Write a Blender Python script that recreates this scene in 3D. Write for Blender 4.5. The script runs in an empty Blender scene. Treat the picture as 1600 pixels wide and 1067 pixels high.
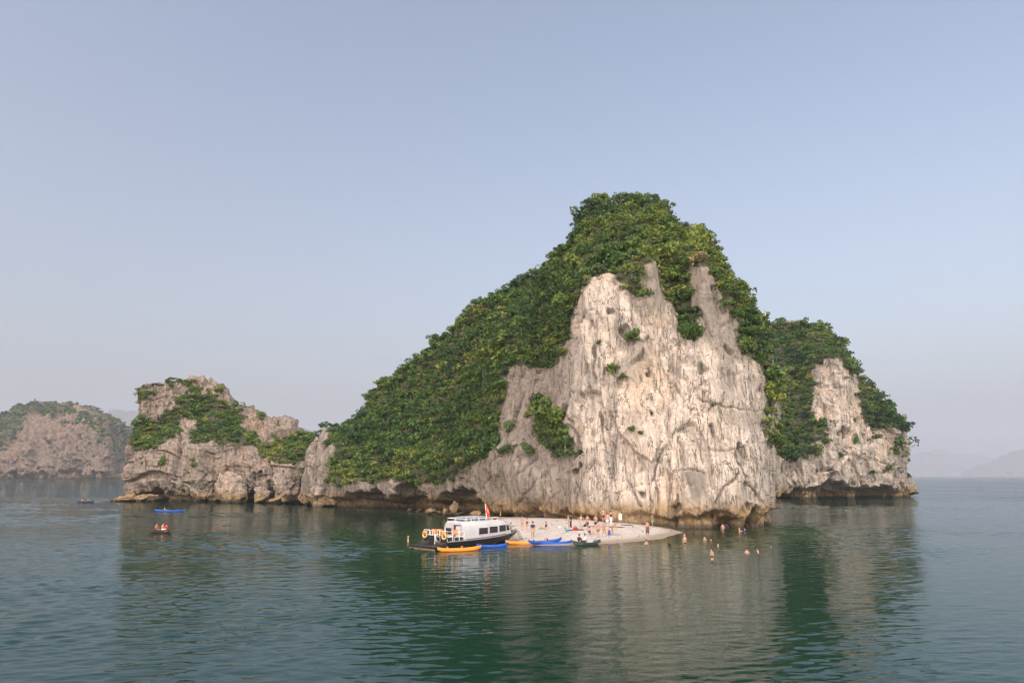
import bpy, bmesh, math, random
import numpy as np
from mathutils import Matrix, Vector, Euler

SC = bpy.context.scene
COL = SC.collection
R = math.radians
rng = np.random.default_rng(11)
random.seed(5)

# ------------------------------------------------------------------ camera
CAM_H, FPX, HOR = 7.0, 1150.0, 741.0           # metres above the sea, focal length in photo pixels, horizon row
PITCH, ROLL = math.atan((HOR - 533.5) / FPX), R(0.18)
RC = Matrix.Rotation(R(90) + PITCH, 3, 'X') @ Matrix.Rotation(ROLL, 3, 'Z')
cam_d = bpy.data.cameras.new('camera')
cam = bpy.data.objects.new('camera', cam_d)
COL.objects.link(cam)
cam.matrix_world = Matrix.Translation((0, 0, CAM_H)) @ RC.to_4x4()
cam_d.sensor_width = 36.0
cam_d.lens = 36.0 * FPX / 1600.0
cam_d.clip_start, cam_d.clip_end = 0.5, 30000.0
SC.camera = cam

# ------------------------------------------------------------------ sky and sun
SUN_EL, SUN_AZ = R(36), R(142)                  # azimuth clockwise from +Y: behind the viewer, to the right
world = bpy.data.worlds.new('World')
SC.world = world
world.use_nodes = True
wn, wl = world.node_tree.nodes, world.node_tree.links
wn.clear()
sky = wn.new('ShaderNodeTexSky')
sky.sky_type = 'NISHITA'
sky.sun_disc = False
sky.sun_elevation, sky.sun_rotation = SUN_EL, -SUN_AZ
sky.altitude, sky.air_density, sky.dust_density, sky.ozone_density = 0, 1.2, 6.0, 1.0
hsv = wn.new('ShaderNodeMix'); hsv.data_type = 'RGBA'; hsv.blend_type = 'MULTIPLY'
hsv.inputs[0].default_value = 1.0
hsv.inputs[7].default_value = (1.03, 0.975, 1.01, 1)
wl.new(sky.outputs[0], hsv.inputs[6])
bg = wn.new('ShaderNodeBackground')
bg.inputs[1].default_value = 0.15
hs = wn.new('ShaderNodeHueSaturation'); hs.inputs['Saturation'].default_value = 0.82
wl.new(hsv.outputs[2], hs.inputs['Color'])
wl.new(hs.outputs[0], bg.inputs[0])
wo = wn.new('ShaderNodeOutputWorld')
wl.new(bg.outputs[0], wo.inputs[0])

sun_d = bpy.data.lights.new('sun', 'SUN')
sun_d.energy = 2.75
sun_d.angle = R(5.0)
sun_d.color = (1.0, 0.88, 0.74)
sun = bpy.data.objects.new('sun', sun_d)
COL.objects.link(sun)
sd = Vector((math.sin(SUN_AZ) * math.cos(SUN_EL), math.cos(SUN_AZ) * math.cos(SUN_EL), math.sin(SUN_EL)))
sun.rotation_euler = sd.to_track_quat('Z', 'Y').to_euler()
sun.location = sd * 300

vs = SC.view_settings
vs.view_transform, vs.look, vs.gamma, vs.exposure, vs.use_curve_mapping = 'Standard', 'None', 1.0, 0.62, False
SC.cycles.use_denoising = True
SC.cycles.volume_bounces = 1
SC.cycles.max_bounces = 8
SC.cycles.transparent_max_bounces = 8

# ------------------------------------------------------------------ helpers: pixels to places
RCn = np.array(RC)
def ray(u, v):
    d = RCn @ np.array([(u - 800.0) / FPX, -(v - 533.5) / FPX, -1.0])
    return d
def at(u, v, Y):                                # the point seen at (u, v) that stands Y metres out
    d = ray(u, v)
    return np.array([0, 0, CAM_H]) + d * (Y / d[1])
def onz(u, v, z=0.0):                           # the point seen at (u, v) on the level z
    d = ray(u, v)
    return np.array([0, 0, CAM_H]) + d * ((z - CAM_H) / d[2])
def project(P):
    q = (P - np.array([0, 0, CAM_H])) @ RCn     # rows: camera coordinates
    w = np.maximum(-q[:, 2], 1e-3)
    return 800 + FPX * q[:, 0] / w, 533.5 - FPX * q[:, 1] / w
def inpoly(u, v, poly):
    c = np.zeros(u.shape, bool)
    n = len(poly)
    for i in range(n):
        x1, y1 = poly[i]; x2, y2 = poly[(i + 1) % n]
        if y1 == y2: continue
        hit = ((y1 > v) != (y2 > v)) & (u < (x2 - x1) * (v - y1) / (y2 - y1) + x1)
        c ^= hit
    return c
def polydist(u, v, poly, closed=True):
    d = np.full(u.shape, 1e9)
    n = len(poly)
    for i in range(n if closed else n - 1):
        a = np.array(poly[i], float); b = np.array(poly[(i + 1) % n], float)
        e = b - a; L = max(e @ e, 1e-9)
        t = np.clip(((u - a[0]) * e[0] + (v - a[1]) * e[1]) / L, 0, 1)
        d = np.minimum(d, np.hypot(u - a[0] - t * e[0], v - a[1] - t * e[1]))
    return d
def sstep(a, b, x):
    t = np.clip((x - a) / (b - a), 0, 1)
    return t * t * (3 - 2 * t)

# ------------------------------------------------------------------ helpers: noise on arrays of points
_PERM = np.random.default_rng(3).permutation(4096).astype(np.int64)
_VAL = np.random.default_rng(4).uniform(-1, 1, 4096)
def _h(i, j, k):
    return _PERM[(_PERM[(_PERM[i & 4095] + j) & 4095] + k) & 4095]
def noise(P, s=(1, 1, 1), off=0.0):
    q = P * np.array(s) + off + 517.3
    i = np.floor(q).astype(np.int64); f = q - i
    f = f * f * f * (f * (f * 6 - 15) + 10)
    r = 0
    for a in (0, 1):
        wa = f[:, 0] if a else 1 - f[:, 0]
        for b in (0, 1):
            wb = f[:, 1] if b else 1 - f[:, 1]
            for c in (0, 1):
                wc = f[:, 2] if c else 1 - f[:, 2]
                r = r + wa * wb * wc * _VAL[_h(i[:, 0] + a, i[:, 1] + b, i[:, 2] + c)]
    return r
def fbm(P, s, octv=4, off=0.0, gain=0.5):
    s = np.array(s, float); r = 0; a = 1.0; t = 0
    for o in range(octv):
        r = r + a * noise(P, s * (2.03 ** o), off + 31.7 * o); t += a; a *= gain
    return r / t
def voronoi(P, s, off=0.0):
    q = P * np.array(s) + off + 301.7
    i = np.floor(q).astype(np.int64); f = q - i
    F1 = np.full(len(P), 9.0); F2 = np.full(len(P), 9.0); ID = np.zeros(len(P), np.int64)
    for a in (-1, 0, 1):
        for b in (-1, 0, 1):
            for c in (-1, 0, 1):
                h = _h(i[:, 0] + a, i[:, 1] + b, i[:, 2] + c)
                dx = a + 0.5 + 0.45 * _VAL[h] - f[:, 0]
                dy = b + 0.5 + 0.45 * _VAL[(h * 7 + 13) & 4095] - f[:, 1]
                dz = c + 0.5 + 0.45 * _VAL[(h * 11 + 29) & 4095] - f[:, 2]
                d = np.sqrt(dx * dx + dy * dy + dz * dz)
                n1 = d < F1
                F2 = np.where(n1, F1, np.minimum(F2, d))
                ID = np.where(n1, h, ID)
                F1 = np.where(n1, d, F1)
    return F1, F2, _VAL[(ID * 5 + 3) & 4095]

# ------------------------------------------------------------------ helpers: objects
def tag(o, label=None, cat=None, group=None, kind=None):
    if label: o['label'] = label
    if cat: o['category'] = cat
    if group: o['group'] = group
    if kind: o['kind'] = kind
    return o
def link(name, me, parent=None):
    o = bpy.data.objects.new(name, me)
    COL.objects.link(o)
    if parent is not None: o.parent = parent
    return o
def np_mesh(name, V, F, mat=None, attrs=None, smooth=False):
    me = bpy.data.meshes.new(name)
    V = np.asarray(V, np.float32); F = np.asarray(F, np.int32)
    k = F.shape[1]
    me.vertices.add(len(V)); me.vertices.foreach_set('co', V.ravel())
    me.loops.add(F.size); me.loops.foreach_set('vertex_index', F.ravel())
    me.polygons.add(len(F)); me.polygons.foreach_set('loop_start', np.arange(0, F.size, k, dtype=np.int32))
    if smooth: me.polygons.foreach_set('use_smooth', np.ones(len(F), bool))
    me.update(calc_edges=True)
    for an, av in (attrs or {}).items():
        a = me.attributes.new(an, 'FLOAT', 'POINT'); a.data.foreach_set('value', np.asarray(av, np.float32))
    if mat: me.materials.append(mat)
    return me
def grid_faces(nu, nv):
    i, j = np.meshgrid(np.arange(nu - 1), np.arange(nv - 1), indexing='ij')
    a = (i * nv + j).ravel()
    return np.stack([a, a + nv, a + nv + 1, a + 1], 1)
def empty(name, loc=(0, 0, 0), rz=0.0):
    o = bpy.data.objects.new(name, None)
    COL.objects.link(o); o.location = loc; o.rotation_euler = (0, 0, rz); o.empty_display_size = 0.3
    return o

# ------------------------------------------------------------------ helpers: materials
def mat(name):
    m = bpy.data.materials.new(name); m.use_nodes = True
    n = m.node_tree.nodes; n.clear()
    return m, n, m.node_tree.links
def plain(name, col, rough=0.5, var=0.12, scale=6.0, metal=0.0, bump=0.0, spec=0.5):
    m, n, l = mat(name)
    o = n.new('ShaderNodeOutputMaterial'); b = n.new('ShaderNodeBsdfPrincipled')
    b.inputs['Roughness'].default_value = rough; b.inputs['Metallic'].default_value = metal
    b.inputs['Specular IOR Level'].default_value = spec
    tc = n.new('ShaderNodeTexCoord'); t = n.new('ShaderNodeTexNoise')
    t.inputs['Scale'].default_value = scale; t.inputs['Detail'].default_value = 4
    l.new(tc.outputs['Object'], t.inputs['Vector'])
    r = n.new('ShaderNodeValToRGB')
    lo = [max(0, c * (1 - var)) for c in col]; hi = [min(1, c * (1 + var)) for c in col]
    r.color_ramp.elements[0].position = 0.3; r.color_ramp.elements[1].position = 0.7
    r.color_ramp.elements[0].color = (*lo, 1); r.color_ramp.elements[1].color = (*hi, 1)
    l.new(t.outputs['Fac'], r.inputs[0]); l.new(r.outputs[0], b.inputs['Base Color'])
    if bump:
        bp = n.new('ShaderNodeBump'); bp.inputs['Distance'].default_value = bump
        l.new(t.outputs['Fac'], bp.inputs['Height']); l.new(bp.outputs[0], b.inputs['Normal'])
    l.new(b.outputs[0], o.inputs[0])
    return m

class G:                                        # a small node-graph writer
    def __init__(s, m): s.n, s.l = m.node_tree.nodes, m.node_tree.links
    def node(s, t, **kw):
        o = s.n.new(t)
        for k, v in kw.items(): setattr(o, k, v)
        return o
    def put(s, sock, v):
        if isinstance(v, bpy.types.NodeSocket): s.l.new(v, sock)
        else: sock.default_value = v
    def math(s, op, a, b=0.0, c=0.0):
        o = s.node('ShaderNodeMath', operation=op)
        s.put(o.inputs[0], a); s.put(o.inputs[1], b)
        if op in ('MULTIPLY_ADD',): s.put(o.inputs[2], c)
        return o.outputs[0]
    def mapping(s, vec, scale, loc=(0, 0, 0), rot=(0, 0, 0)):
        o = s.node('ShaderNodeMapping'); s.l.new(vec, o.inputs['Vector'])
        o.inputs['Scale'].default_value = scale; o.inputs['Location'].default_value = loc; o.inputs['Rotation'].default_value = rot
        return o.outputs[0]
    def noise(s, vec, scale, detail=4, rough=0.55, dist=0.0):
        o = s.node('ShaderNodeTexNoise'); s.l.new(vec, o.inputs['Vector'])
        o.inputs['Scale'].default_value = scale; o.inputs['Detail'].default_value = detail
        o.inputs['Roughness'].default_value = rough; o.inputs['Distortion'].default_value = dist
        return o.outputs['Fac']
    def voro(s, vec, scale, feature='DISTANCE_TO_EDGE'):
        o = s.node('ShaderNodeTexVoronoi', feature=feature); s.l.new(vec, o.inputs['Vector'])
        o.inputs['Scale'].default_value = scale
        return o.outputs['Distance']
    def ramp(s, f, stops):
        o = s.node('ShaderNodeValToRGB'); e = o.color_ramp.elements
        while len(e) < len(stops): e.new(0.5)
        for k, (p, c) in enumerate(stops):
            e[k].position = p; e[k].color = (*c, 1) if len(c) == 3 else c
        s.put(o.inputs[0], f)
        return o.outputs[0]
    def rng(s, f, a, b, c=0.0, d=1.0):
        o = s.node('ShaderNodeMapRange'); o.clamp = True
        s.put(o.inputs[0], f)
        for k, v in zip((1, 2, 3, 4), (a, b, c, d)): o.inputs[k].default_value = v
        return o.outputs[0]
    def mix(s, f, a, b, blend='MIX'):
        o = s.node('ShaderNodeMix'); o.data_type = 'RGBA'; o.blend_type = blend
        s.put(o.inputs[0], f)
        for k, v in ((6, a), (7, b)):
            s.put(o.inputs[k], v if isinstance(v, bpy.types.NodeSocket) else (*v, 1))
        return o.outputs[2]
    def attr(s, name):
        o = s.node('ShaderNodeAttribute'); o.attribute_name = name
        return o.outputs['Fac']

def rock_material(name, pale, grey, dark, warm, tide_top, far=False):
    m, n, l = mat(name); g = G(m)
    tc = g.node('ShaderNodeTexCoord'); P = tc.outputs['Object']
    k = 0.25 if far else 1.0
    sep = g.node('ShaderNodeSeparateXYZ'); l.new(P, sep.inputs[0])
    fresh = g.attr('fresh')
    streak = g.noise(g.mapping(P, (0.55 * k, 0.55 * k, 0.045 * k)), 1.0, 6, 0.62, 0.6)
    streak2 = g.noise(g.mapping(P, (1.7 * k, 1.7 * k, 0.09 * k), (7, 3, 1)), 1.0, 5, 0.65, 0.3)
    patch = g.noise(g.mapping(P, (0.12 * k, 0.12 * k, 0.09 * k)), 1.0, 5, 0.6, 0.8)
    fine = g.noise(g.mapping(P, (2.6 * k, 2.6 * k, 2.0 * k)), 1.0, 6, 0.7)
    base = g.mix(g.math('MULTIPLY', fresh, 1.0), grey, pale)
    base = g.mix(g.math('MULTIPLY', g.math('MULTIPLY', g.rng(patch, 0.52, 0.70), 0.75), g.rng(fresh, 0.0, 0.5, 0.2, 1.0)), base, warm)
    smear = g.noise(g.mapping(P, (0.22 * k, 0.22 * k, 0.05 * k), (31, 7, 2)), 1.0, 6, 0.65, 1.0)
    base = g.mix(g.math('MULTIPLY', g.rng(smear, 0.52, 0.64), 0.5), base, tuple(0.5 * a_ + 0.5 * b_ for a_, b_ in zip(grey, dark)))
    wash = g.math('MULTIPLY', g.rng(streak, 0.50, 0.66), 0.7)
    base = g.mix(wash, base, dark)
    base = g.mix(g.math('MULTIPLY', g.rng(streak2, 0.55, 0.70), 0.48), base, dark)
    white = g.math('MULTIPLY', g.math('MULTIPLY', g.rng(streak2, 0.42, 0.28), 0.55), g.rng(fresh, 0.0, 0.6, 0.25, 1.0))
    base = g.mix(white, base, tuple(min(0.75, c * 1.35) for c in pale))
    base = g.mix(g.rng(fine, 0.3, 0.8), base, g.mix(0.40, base, (0.06, 0.05, 0.045)), 'MIX')
    # tide stain: brown and ochre weed band just above the water
    zn = g.math('ADD', sep.outputs['Z'], g.math('MULTIPLY', patch, -1.6 / k * (1 if not far else 0.5)))
    band = g.rng(zn, tide_top, tide_top - 1.6)
    ochre = g.mix(g.rng(fine, 0.35, 0.65), (0.17, 0.115, 0.06), (0.30, 0.20, 0.09))
    base = g.mix(g.math('MULTIPLY', band, 0.85), base, ochre)
    wet = g.rng(sep.outputs['Z'], 0.75 / k, 0.25 / k)
    base = g.mix(g.math('MULTIPLY', wet, 0.8), base, (0.035, 0.03, 0.025))
    # thin dark seeps and hairline cracks running down the face
    ln = g.noise(g.mapping(P, (1.3 * k, 1.3 * k, 0.13 * k), (3, 11, 5)), 1.0, 4, 0.6, 0.8)
    hair = g.rng(g.math('ABSOLUTE', g.math('SUBTRACT', ln, 0.5)), 0.004, 0.022, 1.0, 0.0)
    gate = g.rng(g.noise(g.mapping(P, (0.3 * k, 0.3 * k, 0.12 * k), (5, 2, 9)), 1.0, 4, 0.6), 0.46, 0.56)
    base = g.mix(g.math('MULTIPLY', g.math('MULTIPLY', hair, gate), 0.7), base, (0.06, 0.052, 0.045))
    ln2 = g.noise(g.mapping(P, (0.5 * k, 0.5 * k, 0.06 * k), (13, 1, 25)), 1.0, 5, 0.6, 1.2)
    hair2 = g.rng(g.math('ABSOLUTE', g.math('SUBTRACT', ln2, 0.5)), 0.004, 0.020, 1.0, 0.0)
    base = g.mix(g.math('MULTIPLY', hair2, 0.85), base, (0.05, 0.044, 0.04))
    blot = g.noise(g.mapping(P, (0.9 * k, 0.9 * k, 0.5 * k), (2, 5, 19)), 1.0, 8, 0.75, 0.5)
    base = g.mix(g.math('MULTIPLY', g.rng(blot, 0.54, 0.64), 0.34), base, dark)
    base = g.mix(g.attr('stain'), base, tuple(0.6 * a_ + 0.4 * b_ for a_, b_ in zip(dark, grey)))
    crack = g.attr('crack')
    base = g.mix(g.math('MULTIPLY', crack, 0.75), base, (0.07, 0.06, 0.05))
    base = g.mix(g.attr('soil'), base, (0.05, 0.052, 0.026))
    b = g.node('ShaderNodeBsdfPrincipled'); b.inputs['Roughness'].default_value = 0.88
    b.inputs['Specular IOR Level'].default_value = 0.25
    l.new(base, b.inputs['Base Color'])
    cr = g.voro(g.mapping(P, (0.9 * k, 0.9 * k, 0.45 * k)), 1.0)
    hgt = g.math('ADD', g.math('MULTIPLY', fine, 0.35), g.math('MULTIPLY', g.rng(cr, 0.0, 0.09), 0.25))
    hgt = g.math('ADD', hgt, g.math('MULTIPLY', streak2, 0.3))
    bp = g.node('ShaderNodeBump'); bp.inputs['Strength'].default_value = 0.75; bp.inputs['Distance'].default_value = 0.28 / k
    l.new(hgt, bp.inputs['Height']); l.new(bp.outputs[0], b.inputs['Normal'])
    o = g.node('ShaderNodeOutputMaterial'); l.new(b.outputs[0], o.inputs[0])
    return m

ROCK_MAIN = rock_material('pale limestone', (0.545, 0.475, 0.415), (0.27, 0.232, 0.195), (0.15, 0.135, 0.12), (0.58, 0.42, 0.29), 3.0)
ROCK_LEFT = rock_material('grey limestone', (0.36, 0.295, 0.25), (0.21, 0.175, 0.15), (0.11, 0.095, 0.08), (0.36, 0.235, 0.15), 2.2)
ROCK_FAR = rock_material('hazy limestone', (0.28, 0.205, 0.155), (0.17, 0.13, 0.10), (0.09, 0.075, 0.06), (0.30, 0.18, 0.115), 6.0, far=True)

ROCK_DIM = rock_material('wooded far limestone', (0.16, 0.14, 0.11), (0.09, 0.09, 0.065), (0.06, 0.06, 0.045), (0.16, 0.12, 0.09), 6.0, far=True)

# ------------------------------------------------------------------ rock masses: 3-D profiles lofted into a closed hill
def catmull(P, t):                              # P (n,3), t in [0, n-1]
    n = len(P); i = np.clip(np.floor(t).astype(int), 0, n - 2); f = (t - i)[:, None]
    p0, p1, p2, p3 = P[np.maximum(i - 1, 0)], P[i], P[i + 1], P[np.minimum(i + 2, n - 1)]
    return 0.5 * (2 * p1 + (p2 - p0) * f + (2 * p0 - 5 * p1 + 4 * p2 - p3) * f ** 2 + (3 * p1 - p0 - 3 * p2 + p3) * f ** 3)
def resample(P, n):
    t = np.linspace(0, len(P) - 1, max(60, n))
    C = catmull(P, t) * 0.35 + np.stack([np.interp(t, np.arange(len(P)), P[:, k]) for k in range(3)], 1) * 0.65
    s = np.r_[0, np.cumsum(np.linalg.norm(np.diff(C, axis=0), axis=1))]
    q = np.linspace(0, s[-1], n)
    return np.stack([np.interp(q, s, C[:, k]) for k in range(3)], 1)
def loft(stations, nu, nf, nb, zbot=-2.5):
    prof, pos = [], []
    for st in stations:
        ub, Yb, pts, bd = st
        b = onz(ub, 790); b = np.array([0, 0, CAM_H]) + (b - np.array([0, 0, CAM_H])) * (Yb / b[1])
        fr = [np.array([b[0], Yb + 0.3, zbot]), np.array([b[0], Yb, 0.4])] + [at(*p) for p in pts]
        top = fr[-1]
        bk = [top, top + np.array([0, bd * 0.3, -0.04 * top[2]]), np.array([top[0], top[1] + bd * 0.7, top[2] * 0.62]),
              np.array([top[0], top[1] + bd, zbot])]
        A = resample(np.array(fr), nf); B = resample(np.array(bk), nb)[1:]
        prof.append(np.vstack([A, B])); pos.append(ub)
    prof = np.array(prof)                       # stations x samples x 3
    xs = np.r_[0, np.cumsum(np.maximum(np.linalg.norm(np.diff(prof[:, nf // 2], axis=0), axis=1), 0.5))]
    q = np.linspace(0, xs[-1], nu)
    t = np.interp(q, xs, np.arange(len(xs)))
    nv = prof.shape[1]
    S = np.empty((nu, nv, 3))
    for j in range(nv):
        lin = np.stack([np.interp(t, np.arange(len(xs)), prof[:, j, k]) for k in range(3)], 1)
        S[:, j] = 0.5 * catmull(prof[:, j], t) + 0.5 * lin
    return S
def grid_normals(S):
    du = np.gradient(S, axis=0); dv = np.gradient(S, axis=1)
    n = np.cross(du, dv); n /= np.maximum(np.linalg.norm(n, axis=2, keepdims=True), 1e-6)
    return n

def facets(P, s, off=0.0):
    # each cell is a plane with its own tilt: angular broken faces with creased edges
    s = np.array(s, float); q = P * s + off + 301.7
    i = np.floor(q).astype(np.int64); f = q - i
    F1 = np.full(len(P), 9.0); out = np.zeros(len(P))
    for a in (-1, 0, 1):
        for b in (-1, 0, 1):
            for c in (-1, 0, 1):
                h = _h(i[:, 0] + a, i[:, 1] + b, i[:, 2] + c)
                dx = a + 0.5 + 0.45 * _VAL[h] - f[:, 0]; dy = b + 0.5 + 0.45 * _VAL[(h * 7 + 13) & 4095] - f[:, 1]; dz = c + 0.5 + 0.45 * _VAL[(h * 11 + 29) & 4095] - f[:, 2]
                d = dx * dx + dy * dy + dz * dz; n1 = d < F1; F1 = np.where(n1, d, F1)
                out = np.where(n1, _VAL[(h * 3 + 1) & 4095] * dx + _VAL[(h * 5 + 2) & 4095] * dy + _VAL[(h * 13 + 5) & 4095] * dz * 1.4 + 0.35 * _VAL[(h * 17 + 9) & 4095], out)
    return out

def joints(P, w, h, off=0.0):
    # bedded blocks: courses of uneven height, each split into blocks; returns edge distance in metres and a value per block
    zz = P[:, 2] / h + 0.35 * noise(P, (0.02, 0.02, 0.3 / h), off) + 0.8 * fbm(P * np.array([1, 1, 0]), (0.07, 0.07, 1), 2, off + 4) + off
    k = np.floor(zz).astype(np.int64); fz = zz - k
    a = (P[:, 0] + 0.6 * P[:, 1]) / w * (1 + 0.5 * _VAL[(k * 91 + 7) & 4095]) + 9.7 * _VAL[(k * 53 + 3) & 4095] + 0.25 * noise(P, (0.5 / w, 0.5 / w, 0.5 / w), off + 8)
    i = np.floor(a).astype(np.int64); fx = a - i
    e = np.minimum(np.minimum(fz, 1 - fz) * h, np.minimum(fx, 1 - fx) * w)
    return e, _VAL[_h(i, k, k * 0 + int(off) + 5)]

def rock_detail(S, nf, size=1.0, tilt=0.0, notch=(1.8, 2.2), caves=(), block=1.0, flute=1.0, seed=0.0, bw=3.2, bh=6.0, cracks=(), fine=1.0):
    """push the lofted sheet in and out: bulges, flutes, joint blocks, bedding, the notch cut by the tide"""
    nu, nv, _ = S.shape
    N = grid_normals(S)
    if N[nu // 2, nf // 2, 1] > 0: N = -N
    P = S.reshape(-1, 3).copy(); n = N.reshape(-1, 3)
    z = P[:, 2]
    warp = np.stack([fbm(P, (0.15, 0.15, 0.15), 2, 5 + seed), fbm(P, (0.15, 0.15, 0.15), 2, 9 + seed), fbm(P, (0.15, 0.15, 0.15), 2, 14 + seed)], 1)
    Q = P + warp * 1.6 * size
    if tilt is not None:
        Q = Q.copy(); Q[:, 0] = Q[:, 0] + tilt * Q[:, 2]
    k = 1.0 / size
    d = 1.6 * size * fbm(Q, (0.055 * k, 0.055 * k, 0.05 * k), 4, seed)
    rid = np.minimum(np.abs(fbm(Q, (0.26 * k, 0.26 * k, 0.03 * k), 3, 40 + seed)) * 3.2, 1.2)
    d += flute * 0.75 * size * (rid - 0.5)
    rid2 = np.minimum(np.abs(fbm(Q, (0.8 * k, 0.8 * k, 0.07 * k), 2, 60 + seed)) * 3.2, 1.0)
    d += flute * fine * 0.42 * size * (rid2 - 0.5)
    e1, c1 = joints(P + warp * 0.5 * size, bw * size, bh * size, 3.0 + seed)
    vis = sstep(-0.15, 0.30, fbm(P, (0.06 * k, 0.06 * k, 0.06 * k), 3, 71 + seed))
    d += block * size * (0.55 * c1 * sstep(0.0, 0.25 * size, e1) - 0.40 * sstep(0.22 * size, 0.0, e1) * vis)
    F1, F2, c2 = voronoi(Q, (0.55 * k, 0.55 * k, 0.16 * k), 3.3 + seed)
    e2 = F2 - F1
    msk = sstep(-0.25, 0.25, fbm(P, (0.1 * k, 0.1 * k, 0.1 * k), 2, 77 + seed))
    d += size * msk * (0.17 * c2 * sstep(0, 0.1, e2) - 0.12 * sstep(0.1, 0.0, e2))
    e3, c3 = joints(P + warp * 0.5 * size, 0.42 * bw * size, 0.30 * bh * size, 19.0 + seed)
    d += block * size * (0.20 * c3 * sstep(0.0, 0.12 * size, e3) - 0.12 * (1 - msk) * sstep(0.1 * size, 0.0, e3))
    d += size * (0.75 * facets(Q, (0.20 * k, 0.20 * k, 0.075 * k), 5 + seed) + fine * 0.28 * facets(Q, (0.55 * k, 0.55 * k, 0.22 * k), 15 + seed) + fine * 0.11 * facets(P, (1.4 * k, 1.4 * k, 0.7 * k), 25 + seed))
    d += 0.10 * size * fbm(P, (1.1 * k, 1.1 * k, 0.9 * k), 3, 80 + seed)
    pit = sstep(0.56, 0.66, fbm(P, (0.5 * k, 0.5 * k, 0.35 * k), 2, 91 + seed))
    d -= 0.8 * size * pit
    crack = np.clip(block * vis * sstep(0.16 * size, 0.0, e1) + 0.25 * msk * sstep(0.05, 0.0, e2) + 0.6 * pit, 0, 1)
    if cracks:                                   # the long fractures the photograph shows, cut into the face
        cu_, cv_ = project(P); wq = 7 * fbm(P, (0.4, 0.4, 0.4), 4, 61, 0.62); wq2 = 7 * fbm(P, (0.4, 0.4, 0.4), 4, 67, 0.62); mw = np.clip(0.75 + 1.1 * fbm(P, (0.2, 0.2, 0.2), 3, 73), 0.1, 1.3)
        for pl, wd, dpt in cracks:
            lo_u, hi_u = min(p[0] for p in pl) - 12, max(p[0] for p in pl) + 12
            sel_ = (cu_ > lo_u) & (cu_ < hi_u)
            g_ = np.exp(-(polydist(cu_[sel_] + wq[sel_], cv_[sel_] + wq2[sel_], pl, False) / (wd * (0.35 + 0.5 * mw[sel_]))) ** 2) * mw[sel_]
            d[sel_] -= 0.65 * dpt * g_; crack[sel_] = np.clip(crack[sel_] + 0.9 * g_, 0, 1)
    # tidal notch and caves
    hn = np.stack([n[:, 0], n[:, 1]], 1); hn /= np.maximum(np.linalg.norm(hn, axis=1, keepdims=True), 0.2)
    nd, nh = notch
    mod = np.clip(0.75 + 0.9 * fbm(P * np.array([1, 1, 0]), (0.09, 0.09, 1), 3, 51 + seed), 0.05, 1.5)
    hh = nh * (0.85 + 0.75 * fbm(P * np.array([1, 1, 0]), (0.13, 0.13, 1), 4, 55 + seed))
    zc = z + 1.5 * size * fbm(P, (0.40 * k, 0.40 * k, 0.25 * k), 4, 58 + seed, 0.6)   # ragged roofs
    cut = nd * mod * sstep(hh, hh - 0.9, zc)
    u, _ = project(P)
    for (cu, cw, cd, ch) in caves:
        w = np.exp(-((u - cu) / cw) ** 2)
        cut += cd * w * sstep((ch * (0.35 + 0.65 * w)) * hh / nh + 0.4, (ch * (0.35 + 0.65 * w)) * hh / nh - 1.0, zc)
    front = (np.arange(nv) < nf)[None, :].repeat(nu, 0).ravel()
    fade = np.where(z < -1.5, 0.3, 1.0)
    P += n * (d * fade)[:, None]
    P[:, 0] -= hn[:, 0] * cut * front; P[:, 1] -= hn[:, 1] * cut * front
    return P, n, crack, front

HILLS = {}
def hill(name, label, stations, nu, nf, nb, material, fresh_poly=None, fresh_soft=40, stains=None, fresh0=0.0, **kw):
    S = loft(stations, nu, nf, nb)
    P, n, crack, front = rock_detail(S, nf, **kw)
    u, v = project(P)
    if fresh_poly:
        dd = polydist(u, v, fresh_poly); ins = inpoly(u, v, fresh_poly)
        fr = sstep(-fresh_soft, fresh_soft, np.where(ins, dd, -dd) + 25 * fbm(P, (0.12, 0.12, 0.05), 3, 3.0)) * front
    else:
        fr = np.full(len(P), fresh0) + 0.35 * fbm(P, (0.05, 0.05, 0.03), 3, 8.0)
    stain = np.zeros(len(P))
    for sp, amt in (stains or ()):
        sd_ = polydist(u, v, sp); sd_ = np.where(inpoly(u, v, sp), sd_, -sd_) + 9 * fbm(P, (0.5, 0.5, 0.12), 3, 88.0)
        stain = np.maximum(stain, amt * sstep(-7, 7, sd_) * front)
    me = np_mesh(name, P, grid_faces(nu, nf + nb - 1)[:, ::-1], material, {'fresh': np.clip(fr, 0, 1), 'crack': crack, 'stain': stain})
    o = link(name, me)
    tag(o, label, None, None, 'structure')
    N2 = grid_normals(P.reshape(nu, -1, 3)).reshape(-1, 3)
    if np.median((N2[front])[:, 1]) > 0: N2 = -N2
    HILLS[name] = dict(P=P, N=N2, u=u, v=v, front=front, nu=nu, nv=nf + nb - 1)
    return o

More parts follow.
